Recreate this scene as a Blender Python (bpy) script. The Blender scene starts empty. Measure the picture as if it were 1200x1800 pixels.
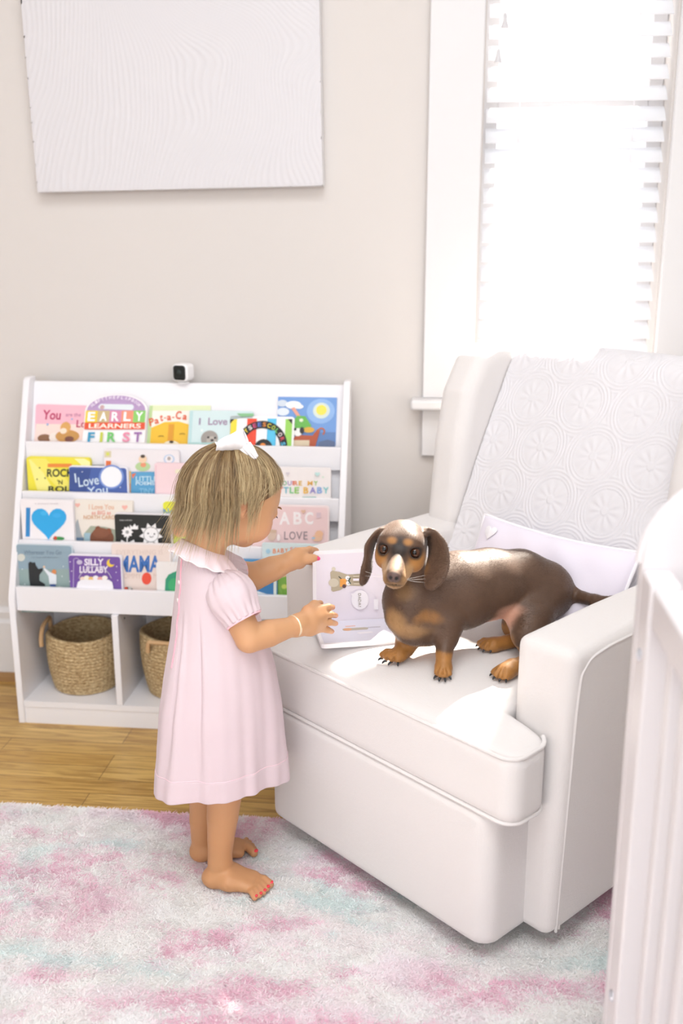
import bpy, bmesh, math, random
import numpy as np
import openvdb as vdb
from mathutils import Vector, Matrix, noise
random.seed(7); RNG = np.random.default_rng(7)
PI = math.pi
sc = bpy.context.scene
COL = sc.collection

# ------------------------------------------------------------------ camera
CAM_H, PITCH, YAW, FPX = 1.15, math.radians(14.7), math.radians(5.9), 1750.0
cam_data = bpy.data.cameras.new('camera'); cam = bpy.data.objects.new('camera', cam_data); COL.objects.link(cam)
cam.location = (0, 0, CAM_H); cam.rotation_euler = (PI/2-PITCH, 0, YAW)
cam_data.sensor_fit = 'VERTICAL'; cam_data.sensor_height = 36; cam_data.lens = 35
cam_data.clip_start = 0.02
cam_data.dof.use_dof = True; cam_data.dof.focus_distance = 1.80; cam_data.dof.aperture_fstop = 2.6
sc.camera = cam
# ------------------------------------------------------------------ light
sc.view_settings.view_transform = 'Standard'; sc.view_settings.look = 'None'
sc.view_settings.gamma = 1; sc.view_settings.use_curve_mapping = False
sc.view_settings.exposure = -1.18
world = bpy.data.worlds.new('sky'); sc.world = world; world.use_nodes = True
bg = world.node_tree.nodes['Background']; bg.inputs[0].default_value = (0.93, 0.96, 1.0, 1); bg.inputs[1].default_value = 5.0
SUN_TO = Vector((0.31, 0.94, 1.03)).normalized()          # direction towards the sun
sun_d = bpy.data.lights.new('sun', 'SUN'); sun_d.energy = 72; sun_d.angle = math.radians(1.6); sun_d.color = (1.0, 0.93, 0.82)
sun = bpy.data.objects.new('sun', sun_d); COL.objects.link(sun); sun.rotation_euler = SUN_TO.to_track_quat('Z', 'Y').to_euler()
sun.location = (1, 4, 5)
def area(name, loc, rot, sx, sy, e, col):
    d = bpy.data.lights.new(name, 'AREA'); d.shape = 'RECTANGLE'; d.size = sx; d.size_y = sy; d.energy = e; d.color = col
    o = bpy.data.objects.new(name, d); COL.objects.link(o); o.location = loc; o.rotation_euler = rot; return o
area('front_fill', (0.45, -2.1, 1.9), (math.radians(66), 0, math.radians(6)), 2.5, 1.7, 34, (0.92, 0.965, 1.0))  # unseen soft fill lamp added behind the camera; no windows modelled there
area('left_area', (-2.25, 0.9, 1.6), (math.radians(78), 0, -PI/2), 1.6, 1.5, 4, (0.95, 0.975, 1.0))  # unseen soft lamp inside the left wall, which has no window
area('ceiling_fill', (-0.1, 0.45, 2.58), (0, 0, 0), 1.5, 1.5, 92, (0.92, 0.965, 1.0))  # unseen overhead fill lamp added to brighten floor and rug
area('right_fill', (1.68, -0.7, 1.5), (math.radians(80), 0, math.radians(80)), 1.6, 1.5, 42, (0.95, 0.975, 1.0))  # unseen fill lamp added to lift the darker right side

# ------------------------------------------------------------------ helpers
F_ = np.array([-math.sin(YAW)*math.cos(PITCH), math.cos(YAW)*math.cos(PITCH), -math.sin(PITCH)])
R_ = np.array([math.cos(YAW), math.sin(YAW), 0.0]); U_ = np.cross(R_, F_); CP = np.array([0, 0, CAM_H])
def ray(px, py): return F_ + R_*(px-600)/FPX + U_*(900-py)/FPX
def at(px, py, y):                                        # point of the place seen at a pixel, at depth y
    d = ray(px, py); return CP + d*(y/d[1])
def atz(px, py, z):
    d = ray(px, py); return CP + d*((z-CAM_H)/d[2])

MATS = {}
def srgb(c):
    if isinstance(c, str): c = [int(c[i:i+2], 16)/255 for i in (0, 2, 4)]
    return tuple((x/12.92 if x <= .04045 else ((x+.055)/1.055)**2.4) for x in c)
def mat(name, col, rough=.5, **kw):
    key = (name, col)
    if key in MATS: return MATS[key]
    m = bpy.data.materials.new(name); m.use_nodes = True; b = m.node_tree.nodes['Principled BSDF']
    b.inputs['Base Color'].default_value = (*srgb(col), 1); b.inputs['Roughness'].default_value = rough
    for k, v in kw.items():
        b.inputs[k.replace('_', ' ')].default_value = v
    MATS[key] = m; return m
def nodes(m): return m.node_tree.nodes, m.node_tree.links, m.node_tree.nodes['Principled BSDF']
def bump(m, scale=200, strength=.2, dist=.002, stretch=(1, 1, 1), detail=2, coord='Object', kind='noise'):
    n, l, b = nodes(m)
    tc = n.new('ShaderNodeTexCoord'); mp = n.new('ShaderNodeMapping'); mp.inputs['Scale'].default_value = stretch
    l.new(tc.outputs[coord], mp.inputs[0])
    if kind == 'noise':
        t = n.new('ShaderNodeTexNoise'); t.inputs['Scale'].default_value = scale; t.inputs['Detail'].default_value = detail; out = t.outputs[0]
    else:
        t = n.new('ShaderNodeTexVoronoi'); t.inputs['Scale'].default_value = scale; out = t.outputs[0]
    l.new(mp.outputs[0], t.inputs['Vector'])
    bp = n.new('ShaderNodeBump'); bp.inputs['Strength'].default_value = strength; bp.inputs['Distance'].default_value = dist
    l.new(out, bp.inputs['Height']); l.new(bp.outputs[0], b.inputs['Normal']); return m
def vcol(m, name='Col'):
    n, l, b = nodes(m); a = n.new('ShaderNodeAttribute'); a.attribute_name = name
    l.new(a.outputs['Color'], b.inputs['Base Color']); return m

def tag(o, label=None, cat=None, group=None, kind=None):
    for k, v in (('label', label), ('category', cat), ('group', group), ('kind', kind)):
        if v: o[k] = v
    return o
def link(name, me, m=None, parent=None, smooth=False):
    o = bpy.data.objects.new(name, me); COL.objects.link(o)
    if m is not None:
        for x in (m if isinstance(m, (list, tuple)) else [m]): me.materials.append(x)
    if smooth: me.shade_smooth()
    if parent is not None: o.parent = parent
    return o
def empty(name, loc=(0, 0, 0), rz=0, **kw):
    o = bpy.data.objects.new(name, None); COL.objects.link(o); o.location = loc; o.rotation_euler = (0, 0, rz); o.empty_display_size = .05
    return tag(o, **kw)
def npmesh(name, V, Fc):
    V = np.asarray(V, dtype=np.float32); Fc = np.asarray(Fc, dtype=np.int32)
    me = bpy.data.meshes.new(name); k = Fc.shape[1]
    me.vertices.add(len(V)); me.vertices.foreach_set('co', V.ravel())
    me.loops.add(Fc.size); me.loops.foreach_set('vertex_index', Fc.ravel())
    me.polygons.add(len(Fc)); me.polygons.foreach_set('loop_start', np.arange(0, Fc.size, k, dtype=np.int32))
    me.polygons.foreach_set('loop_total', np.full(len(Fc), k, dtype=np.int32))
    me.update(calc_edges=True); me.validate(); return me
def setcol(me, C, name='Col'):
    a = me.color_attributes.new(name, 'FLOAT_COLOR', 'POINT')
    c = np.ones((len(me.vertices), 4), dtype=np.float32); c[:, :3] = C; a.data.foreach_set('color', c.ravel())
class MB:
    def __init__(s): s.v = []; s.f = []; s.m = []; s.mats = []
    def mi(s, m):
        if m is None: return 0
        if m not in s.mats: s.mats.append(m)
        return s.mats.index(m)
    def add(s, V, Fs, m=None):
        n = len(s.v); s.v += [tuple(p) for p in V]; k = s.mi(m)
        for f in Fs: s.f.append([i+n for i in f]); s.m.append(k)
        return s
    def box(s, lo, hi, m=None):
        x0, y0, z0 = lo; x1, y1, z1 = hi
        return s.add([(x0,y0,z0),(x1,y0,z0),(x1,y1,z0),(x0,y1,z0),(x0,y0,z1),(x1,y0,z1),(x1,y1,z1),(x0,y1,z1)],
                     [(3,2,1,0),(4,5,6,7),(0,1,5,4),(1,2,6,5),(2,3,7,6),(3,0,4,7)], m)
    def prism(s, poly, axis, a, b, m=None):               # polygon in the plane perpendicular to axis, from a to b
        def P3(p, t): return {'x': (t, p[0], p[1]), 'y': (p[0], t, p[1]), 'z': (p[0], p[1], t)}[axis]
        n = len(poly); V = [P3(p, a) for p in poly]+[P3(p, b) for p in poly]
        Fs = [tuple(range(n)), tuple(range(2*n-1, n-1, -1))]+[(i, i+n, (i+1) % n+n, (i+1) % n) for i in range(n)]
        return s.add(V, Fs, m)
    def lathe(s, prof, c=(0, 0, 0), n=24, m=None, axis='z', fn=None):
        V = []; Fs = []
        for (r, z) in prof:
            for i in range(n):
                t = 2*PI*i/n; q = (r*math.cos(t), r*math.sin(t), z)
                if axis == 'y': q = (q[0], q[2], q[1])
                if axis == 'x': q = (q[2], q[0], q[1])
                V.append((q[0]+c[0], q[1]+c[1], q[2]+c[2]))
        for j in range(len(prof)-1):
            for i in range(n): Fs.append((j*n+i, j*n+(i+1) % n, (j+1)*n+(i+1) % n, (j+1)*n+i))
        Fs.append(tuple(range(n-1, -1, -1))); Fs.append(tuple(range((len(prof)-1)*n, len(prof)*n)))
        return s.add(V, Fs, m)
    def tube(s, pts, r, n=8, m=None, closed=False):
        V, Fs = tube_vf(pts, r, n, closed); return s.add(V, Fs, m)
    def build(s, name, m=None, parent=None, smooth=False, bevel=0, seg=3):
        me = bpy.data.meshes.new(name); me.from_pydata(s.v, [], s.f)
        ms = s.mats if s.mats else ([m] if m else [])
        for x in ms: me.materials.append(x)
        if s.mats: me.polygons.foreach_set('material_index', s.m)
        me.update()
        bm = bmesh.new(); bm.from_mesh(me); bmesh.ops.recalc_face_normals(bm, faces=bm.faces); bm.to_mesh(me); bm.free()
        o = link(name, me, None, parent)
        if bevel:
            bv = o.modifiers.new('bevel', 'BEVEL'); bv.width = bevel; bv.segments = seg; bv.limit_method = 'ANGLE'; bv.angle_limit = .6
            smooth = True
        if smooth:
            me.shade_smooth()
            try: me.set_sharp_from_angle(angle=math.radians(42))
            except Exception: pass
        return o
def tube_vf(pts, r, n=8, closed=False):
    pts = [Vector(p) for p in pts]; N = len(pts); V = []; Fs = []
    rr = r if hasattr(r, '__len__') else [r]*N
    up = None
    for i, p in enumerate(pts):
        a = pts[(i-1) % N] if (closed or i > 0) else p; b = pts[(i+1) % N] if (closed or i < N-1) else p
        t = (b-a).normalized()
        if up is None: up = t.orthogonal().normalized()
        up = (up-t*up.dot(t)).normalized(); w = t.cross(up)
        for k in range(n):
            A = 2*PI*k/n; V.append(tuple(p+(up*math.cos(A)+w*math.sin(A))*rr[i]))
    for i in range(N if closed else N-1):
        j = (i+1) % N
        for k in range(n): Fs.append((i*n+k, i*n+(k+1) % n, j*n+(k+1) % n, j*n+k))
    if not closed: Fs.append(tuple(range(n-1, -1, -1))); Fs.append(tuple(range((N-1)*n, N*n)))
    return V, Fs
def smooth_path(pts, k=8, closed=False):                  # Catmull-Rom
    P_ = [np.array(p, float) for p in pts]; out = []; N = len(P_)
    for i in range(N if closed else N-1):
        g = (lambda j: P_[j % N]) if closed else (lambda j: P_[min(max(j, 0), N-1)])
        a, b, c, d = g(i-1), g(i), g(i+1), g(i+2)
        for q in range(k):
            t = q/k; out.append(.5*((2*b)+(c-a)*t+(2*a-5*b+4*c-d)*t*t+(3*b-a-3*c+d)*t**3))
    if not closed: out.append(P_[-1])
    return out

# ---- signed distance sculpting: smooth unions of tapered capsules and ellipsoids, meshed once
class SDF:
    def __init__(s, lo, hi, h):
        s.lo = np.array(lo, float); s.h = h; s.n = np.ceil((np.array(hi)-s.lo)/h).astype(int)+1
        s.D = np.full(s.n, .2, dtype=np.float32)
    def sub(s, lo, hi):
        a = np.clip(np.floor((np.array(lo)-s.lo)/s.h).astype(int), 0, s.n); b = np.clip(np.ceil((np.array(hi)-s.lo)/s.h).astype(int)+1, 0, s.n)
        sl = tuple(slice(a[i], b[i]) for i in range(3))
        g = [s.lo[i]+s.h*np.arange(a[i], b[i]) for i in range(3)]
        X = np.stack(np.meshgrid(*g, indexing='ij'), -1).astype(np.float32); return sl, X
    def put(s, sl, d, k, mode='u'):
        A = s.D[sl]
        if mode == 'u': hh = np.maximum(k-np.abs(A-d), 0)/max(k, 1e-6); s.D[sl] = np.minimum(A, d)-hh*hh*k*.25
        else: d = -d; hh = np.maximum(k-np.abs(A-d), 0)/max(k, 1e-6); s.D[sl] = np.maximum(A, d)+hh*hh*k*.25
    def cap(s, a, b, r1, r2, k=.01, mode='u'):
        a = np.array(a, float); b = np.array(b, float); m = max(r1, r2)+k+3*s.h
        sl, X = s.sub(np.minimum(a, b)-m, np.maximum(a, b)+m)
        if X.size == 0: return s
        ba = b-a; t = np.clip(((X-a)@ba)/max(ba@ba, 1e-9), 0, 1)
        d = np.linalg.norm(X-(a+t[..., None]*ba), axis=-1)-(r1+(r2-r1)*t); s.put(sl, d, k, mode); return s
    def chain(s, pts, rs, k=.01, kj=None, mode='u'):
        for i in range(len(pts)-1): s.cap(pts[i], pts[i+1], rs[i], rs[i+1], k if i == 0 else min(k, .012 if kj is None else kj), mode)
        return s
    def ell(s, c, r, k=.01, ax=None, mode='u'):           # ax: 3x3 rows are the ellipsoid's axes
        c = np.array(c, float); r = np.array(r, float); m = max(r)+k+3*s.h; sl, X = s.sub(c-m, c+m)
        if X.size == 0: return s
        q = X-c
        if ax is not None: q = q@np.array(ax, dtype=np.float32).T
        k0 = np.linalg.norm(q/r, axis=-1); k1 = np.linalg.norm(q/(r*r), axis=-1)
        d = np.where(k1 > 1e-6, k0*(k0-1)/np.maximum(k1, 1e-6), -min(r)); s.put(sl, d, k, mode); return s
    def mesh(s, name, iters=2):
        g = vdb.FloatGrid(); g.copyFromArray(s.D); pts, quads = g.convertToQuads(isovalue=0.0)
        V = np.array(pts, dtype=np.float64)*s.h+s.lo; Q = np.array(quads, dtype=np.int64)[:, ::-1]
        for _ in range(iters): V = lap(V, Q)
        return V, Q
def lap(V, Q, w=.5):
    S = np.zeros_like(V); c = np.zeros(len(V)); k = Q.shape[1]
    for i in range(k):
        for a, b in ((Q[:, i], Q[:, (i+1) % k]), (Q[:, (i+1) % k], Q[:, i])): np.add.at(S, a, V[b]); np.add.at(c, a, 1)
    return V*(1-w)+w*S/np.maximum(c, 1)[:, None]
def basis(fwd, up=(0, 0, 1)):                             # rows: right, up, forward
    f = Vector(fwd).normalized(); r = f.cross(Vector(up)).normalized(); u = r.cross(f); return np.array([r, u, f])
def poly_sd(P_, X):                                       # 2D signed distance to a polygon
    P_ = np.array(P_, float); d = np.full(X.shape[:-1], 1e9); ins = np.zeros(X.shape[:-1], bool); N = len(P_)
    for i in range(N):
        a, b = P_[i], P_[(i+1) % N]; e = b-a; w = X-a; t = np.clip((w@e)/(e@e), 0, 1)
        d = np.minimum(d, np.linalg.norm(w-t[..., None]*e, axis=-1))
        c = (a[1] > X[..., 1]) != (b[1] > X[..., 1])
        ins ^= c & (X[..., 0] < (b[0]-a[0])*(X[..., 1]-a[1])/((b[1]-a[1]) if b[1] != a[1] else 1e-9)+a[0])
    return np.where(ins, -d, d)
def round_extrude(d2, d1, r):
    a = d2+r; b = d1+r
    return np.minimum(np.maximum(a, b), 0)+np.sqrt(np.maximum(a, 0)**2+np.maximum(b, 0)**2)-r
def soft_slab(name, poly, plane, c0, c1, r, m, parent, h=.006, fn=None, iters=3):
    """padded upholstery panel: polygon in plane ('yz','xy','xz') between c0 and c1 with rounded edges"""
    P_ = np.array(poly, float); ax = {'yz': (1, 2, 0), 'xy': (0, 1, 2), 'xz': (0, 2, 1)}[plane]
    lo = [0]*3; hi = [0]*3
    for j in (0, 1): lo[ax[j]] = P_[:, j].min()-.03; hi[ax[j]] = P_[:, j].max()+.03
    lo[ax[2]] = c0-.03; hi[ax[2]] = c1+.03
    S = SDF(lo, hi, h); sl, X = S.sub(lo, hi)
    if fn is not None: X = fn(X)
    d2 = poly_sd(P_, X[..., [ax[0], ax[1]]]); d1 = np.abs(X[..., ax[2]]-(c0+c1)/2)-(c1-c0)/2
    S.D[sl] = round_extrude(d2, d1, r); V, Q = S.mesh(name, iters)
    return link(name, npmesh(name, V, Q), m, parent, smooth=True)
def vnoise(X, seed=0):                                    # value noise in 2D, numpy
    r = np.random.default_rng(seed).random((256, 256)); i = np.floor(X).astype(int); f = X-i; f = f*f*(3-2*f)
    a = r[i[:, 0] % 256, i[:, 1] % 256]; b = r[(i[:, 0]+1) % 256, i[:, 1] % 256]; c = r[i[:, 0] % 256, (i[:, 1]+1) % 256]; d = r[(i[:, 0]+1) % 256, (i[:, 1]+1) % 256]
    return (a*(1-f[:, 0])+b*f[:, 0])*(1-f[:, 1])+(c*(1-f[:, 0])+d*f[:, 0])*f[:, 1]
def fbm(X, seed=0, o=4):
    s = 0; w = 0
    for k in range(o): s = s+vnoise(X*2**k+k*17.3, seed+k)*.5**k; w += .5**k
    return s/w
def tris_from_strips(P_, R, nside=3):
    """P_ (N,k,3) strand points, R (N,k) radii -> thin tubes"""
    N, k, _ = P_.shape; T = np.gradient(P_, axis=1); T /= np.linalg.norm(T, axis=-1, keepdims=True)+1e-12
    ref = RNG.normal(size=(N, 1, 3)); A = np.cross(T, ref); A /= np.linalg.norm(A, axis=-1, keepdims=True)+1e-9; B = np.cross(T, A)
    ring = [P_+(A*math.cos(2*PI*j/nside)+B*math.sin(2*PI*j/nside))*R[..., None] for j in range(nside)]
    V = np.stack(ring, 2).reshape(-1, 3); base = (np.arange(N)[:, None]*k+np.arange(k-1)[None])*nside
    Q = []
    for j in range(nside):
        j2 = (j+1) % nside; Q.append(np.stack([base+j, base+j2, base+nside+j2, base+nside+j], -1).reshape(-1, 4))
    return V, np.concatenate(Q)

# ------------------------------------------------------------------ materials
M_wall = bump(mat('cream_wall_paint', 'd5cfcb', .85), 60, .04, .002)
M_trim = mat('white_trim_paint', 'dbd9da', .4)
M_ceil = mat('ceiling_paint', 'f2f0ee', .9)
M_white = mat('white_lacquer', 'efecee', .45)
M_blind = mat('white_blind_slat', 'f4f4f4', .4)
def fabric(name, col, sc_=900, st=.35, sheen=.3):
    m = mat(name, col, .95); m.node_tree.nodes['Principled BSDF'].inputs['Sheen Weight'].default_value = sheen
    n, l, b = nodes(m); tc = n.new('ShaderNodeTexCoord'); hs = []
    for v in ((sc_, sc_*.12, sc_), (sc_*.12, sc_, sc_*.12)):
        mp = n.new('ShaderNodeMapping'); mp.inputs['Scale'].default_value = v; l.new(tc.outputs['Object'], mp.inputs[0])
        t = n.new('ShaderNodeTexNoise'); t.inputs['Scale'].default_value = 1; t.inputs['Detail'].default_value = 1; l.new(mp.outputs[0], t.inputs['Vector']); hs.append(t.outputs[0])
    ad = n.new('ShaderNodeMath'); l.new(hs[0], ad.inputs[0]); l.new(hs[1], ad.inputs[1])
    bp = n.new('ShaderNodeBump'); bp.inputs['Strength'].default_value = st; bp.inputs['Distance'].default_value = .001
    l.new(ad.outputs[0], bp.inputs['Height']); l.new(bp.outputs[0], b.inputs['Normal']); return m
M_chair = fabric('ivory_linen_upholstery', 'e2dddb')
M_quilt = fabric('white_matelasse_cotton', 'dddadd', 1200, .2)
M_pillow = fabric('pale_lilac_cotton', 'e9e2ee', 1500, .15)
M_pipe = mat('white_piping', 'f1eef2', .8)
M_dark = mat('black_steel', '161616', .35)
M_metal = mat('zinc_bolt', 'c9cdd6', .3, Metallic=.9)

def make_floor_mat():
    m = mat('oak_strip_floor', 'b98d4d', .33); n, l, b = nodes(m)
    tc = n.new('ShaderNodeTexCoord')
    br = n.new('ShaderNodeTexBrick'); br.offset = .37; br.offset_frequency = 3; br.inputs['Scale'].default_value = 1; br.inputs['Brick Width'].default_value = .75
    br.inputs['Row Height'].default_value = .0572; br.inputs['Mortar Size'].default_value = .0007; br.inputs['Mortar Smooth'].default_value = .1
    br.inputs['Color1'].default_value = (*srgb('d8b36c'), 1); br.inputs['Color2'].default_value = (*srgb('c49b55'), 1); br.inputs['Mortar'].default_value = (*srgb('6b5030'), 1)
    l.new(tc.outputs['Object'], br.inputs['Vector'])
    mp = n.new('ShaderNodeMapping'); mp.inputs['Scale'].default_value = (3.0, 34, 1); l.new(tc.outputs['Object'], mp.inputs[0])
    no = n.new('ShaderNodeTexNoise'); no.inputs['Scale'].default_value = 1.6; no.inputs['Detail'].default_value = 6; no.inputs['Distortion'].default_value = 1.6; l.new(mp.outputs[0], no.inputs['Vector'])
    cr = n.new('ShaderNodeValToRGB'); cr.color_ramp.elements[0].position = .36; cr.color_ramp.elements[0].color = (.52, .44, .34, 1); cr.color_ramp.elements[1].position = .58; cr.color_ramp.elements[1].color = (1, 1, 1, 1)
    l.new(no.outputs[0], cr.inputs[0])
    mx = n.new('ShaderNodeMix'); mx.data_type = 'RGBA'; mx.blend_type = 'MULTIPLY'; mx.inputs[0].default_value = .75
    l.new(br.outputs[0], mx.inputs[6]); l.new(cr.outputs[0], mx.inputs[7]); l.new(mx.outputs[2], b.inputs['Base Color'])
    bp = n.new('ShaderNodeBump'); bp.inputs['Strength'].default_value = .15; bp.inputs['Distance'].default_value = .001; l.new(br.outputs['Fac'], bp.inputs['Height']); bp.invert = True
    l.new(bp.outputs[0], b.inputs['Normal']); return m

# ------------------------------------------------------------------ the room
WY = 2.466                                               # inner face of the back wall
XL, XR, YF, ZC = -2.3, 1.75, -2.5, 2.62
WX0, WX1, WZ0, WZ1 = .074, .492, .800, 2.16              # window opening
def struct(o): o['kind'] = 'structure'; return o
struct(MB().box((XL-.1, YF, -.06), (XR+.1, WY+.16, 0)).build('floor', make_floor_mat()))
struct(MB().box((XL-.1, YF, ZC), (XR+.1, WY+.16, ZC+.06)).build('ceiling', M_ceil))
w = MB()
for lo, hi in (((XL-.1, WY, 0), (WX0, WY+.16, ZC)), ((WX1, WY, 0), (XR+.1, WY+.16, ZC)), ((WX0, WY, 0), (WX1, WY+.16, WZ0-.02)), ((WX0, WY, WZ1), (WX1, WY+.16, ZC))): w.box(lo, hi)
struct(w.build('wall_back', M_wall))
struct(MB().box((XL-.1, YF, 0), (XL, WY, ZC)).build('wall_left', M_wall))
struct(MB().box((XR, YF, 0), (XR+.1, WY, ZC)).build('wall_right', M_wall))
# baseboard: profile with cap and wood-coloured shoe
def base(name, x0, x1):
    o = struct(MB().prism([(WY-.018, 0), (WY-.018, .165), (WY-.012, .175), (WY-.014, .195), (WY-.006, .207), (WY, .207), (WY, 0)], 'x', x0, x1).build(name, M_trim))
    return o
base('baseboard_back', XL, XR)
struct(MB().prism([(WY-.036, 0), (WY-.034, .012), (WY-.026, .019), (WY-.018, .021), (WY-.018, 0)], 'x', XL, XR).build('trim_1', mat('oak_shoe_moulding', '9a7346', .5)))
# window casing, stool and apron, sashes, glass
struct(MB().box((WX0-.127, WY-.020, WZ0), (WX0-.004, WY, WZ1+.004)).box((WX1+.004, WY-.020, WZ0), (WX1+.127, WY, WZ1+.004)).box((WX0-.127, WY-.02, WZ1+.004), (WX1+.127, WY, WZ1+.13)).build('trim_2', M_trim, bevel=.003))
struct(MB().box((WX0-.155, WY-.060, WZ0-.026), (WX1+.155, WY+.10, WZ0)).build('trim_3', M_trim, bevel=.007))
struct(MB().box((WX0-.127, WY-.018, WZ0-.146), (WX1+.127, WY, WZ0-.026)).build('trim_4', M_trim, bevel=.003))
fr = MB()
y0, y1 = WY+.085, WY+.125
for z0, z1 in ((WZ0, 1.50), (1.46, WZ1)):
    yy = 0 if z0 == WZ0 else .02
    fr.box((WX0, y0+yy, z0), (WX0+.035, y1+yy, z1)); fr.box((WX1-.035, y0+yy, z0), (WX1, y1+yy, z1))
    fr.box((WX0+.035, y0+yy, z0), (WX1-.035, y1+yy, z0+.05)); fr.box((WX0+.035, y0+yy, z1-.04), (WX1-.035, y1+yy, z1))
win = struct(fr.build('window_1', M_trim, bevel=.003))
mg = bpy.data.materials.new('window_glass'); mg.use_nodes = True; n_ = mg.node_tree.nodes; n_.clear()
o_ = n_.new('ShaderNodeOutputMaterial'); mx_ = n_.new('ShaderNodeMixShader'); tr_ = n_.new('ShaderNodeBsdfTransparent'); gl_ = n_.new('ShaderNodeBsdfGlossy'); gl_.inputs['Roughness'].default_value = .02
mx_.inputs[0].default_value = .06; L_ = mg.node_tree.links; L_.new(tr_.outputs[0], mx_.inputs[1]); L_.new(gl_.outputs[0], mx_.inputs[2]); L_.new(mx_.outputs[0], o_.inputs[0])
gp = MB().box((WX0+.035, y0+.012, WZ0+.05), (WX1-.035, y0+.016, 1.46)).box((WX0+.035, y0+.032, 1.51), (WX1-.035, y0+.036, WZ1-.04)).build('window_pane', mg, win)
# blind
bl = empty('window_blind', ((WX0+WX1)/2, WY+.035, WZ1-.05), label='white horizontal slatted blind lowered in the bright window behind the armchair', cat='blind')
def slat_mat():
    m = mat('white_blind_slat', 'f6f6f8', .45); n, l, b = nodes(m); out = n['Material Output']
    t = n.new('ShaderNodeBsdfTranslucent'); t.inputs[0].default_value = (.9, .9, .92, 1); x = n.new('ShaderNodeMixShader'); x.inputs[0].default_value = .35
    l.new(b.outputs[0], x.inputs[1]); l.new(t.outputs[0], x.inputs[2]); l.new(x.outputs[0], out.inputs[0]); return m
M_slat = slat_mat(); hw = (WX1-WX0)/2-.006
MB().box((-hw, -.028, -.045), (hw, .028, 0)).build('headrail', M_slat, bl, bevel=.003)
sm = MB(); tl = math.atan2(SUN_TO.z, SUN_TO.y)*.93; k = 0; z = -.075
while z > -(WZ1-.05-WZ0)+.03:
    for a0, a1 in ((-.025, 0), (0, .025)):
        q = [(a0*math.cos(tl), z+a0*math.sin(tl)+(.0015 if a0 == 0 else 0)), (a1*math.cos(tl), z+a1*math.sin(tl)+(.0015 if a1 == 0 else 0))]
    P3 = []
    for i in range(7):
        a = -.025+.05*i/6; h = .0025*(1-(a/.025)**2); P3.append((a*math.cos(tl)-h*math.sin(tl), z+a*math.sin(tl)+h*math.cos(tl)))
    P4 = [(p[0]+.0022*math.sin(tl), p[1]-.0022*math.cos(tl)) for p in P3][::-1]
    sm.prism(P3+P4, 'x', -hw, hw); z -= .0446
sm.build('slats', M_slat, bl)
MB().box((-hw, -.022, -(WZ1-.05-WZ0)+.003), (hw, .022, -(WZ1-.05-WZ0)+.02)).build('bottom_rail', M_slat, bl, bevel=.003)
for cx in (-hw+.075, hw-.075):
    MB().tube([(cx, -.027, 0), (cx, -.027, -(WZ1-.05-WZ0)+.02)], .0013, 6).build('ladder_cord', M_pipe, bl)
M_tas = mat('clear_plastic_tassel', 'cfcdd0', .3)
for cx, zb in ((-hw+.034, 1.635), (-hw+.022, 1.562)):
    zz = zb-(WZ1-.05)
    c_ = MB().tube([(cx, -.036, -.02), (cx, -.036, zz+.03)], .0011, 6).build('pull_cord', M_pipe, bl)
    MB().lathe([(.002, .03), (.004, .026), (.005, .014), (.009, .002), (.0095, 0)], (cx, -.036, zz), 14).build('tassel', M_tas, c_, smooth=True)

# ------------------------------------------------------------------ canvas on the wall
CB = empty('textured_canvas', (-.641, WY, 1.292), label='large white textured relief canvas hanging on the cream wall above the bookshelf', cat='wall art')
CB.rotation_euler = (0, math.radians(-.9), 0)
nx, nz = 230, 330; W_, H_ = .692, 1.0
gx, gz = np.meshgrid(np.linspace(-W_/2, W_/2, nx), np.linspace(0, H_, nz), indexing='ij')
P2 = np.stack([gx.ravel(), gz.ravel()], -1)
ang = (fbm(P2*3.2+5, 3, 2)-.5)*3.4+.35*np.sin(P2[:, 0]*7); ph = P2[:, 0]*np.cos(ang*.6)+P2[:, 1]*np.sin(ang*.6)*.8+.05*fbm(P2*6, 9, 2)
rel = np.sin(ph*2*PI/.0125)*.5+.5; rel = rel**1.5*(.55+.9*fbm(P2*60, 21, 2)); edge = np.minimum(1, np.minimum(np.minimum(gx.ravel()+W_/2, W_/2-gx.ravel()), np.minimum(gz.ravel(), H_-gz.ravel()))/.006)
V = np.stack([gx.ravel(), -.038-rel*.0011*edge, gz.ravel()], -1)
ii = (np.arange(nx-1)[:, None]*nz+np.arange(nz-1)[None]).ravel(); Q = np.stack([ii, ii+nz, ii+nz+1, ii+1], -1)
link('relief_surface', npmesh('relief_surface', V, Q), mat('white_plaster_paint', 'd5d2d5', .6), CB, smooth=True)
MB().box((-W_/2, -.038, 0), (W_/2, -.002, H_)).build('stretched_side', mat('white_canvas_edge', 'e8e7e9', .7), CB)

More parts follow.
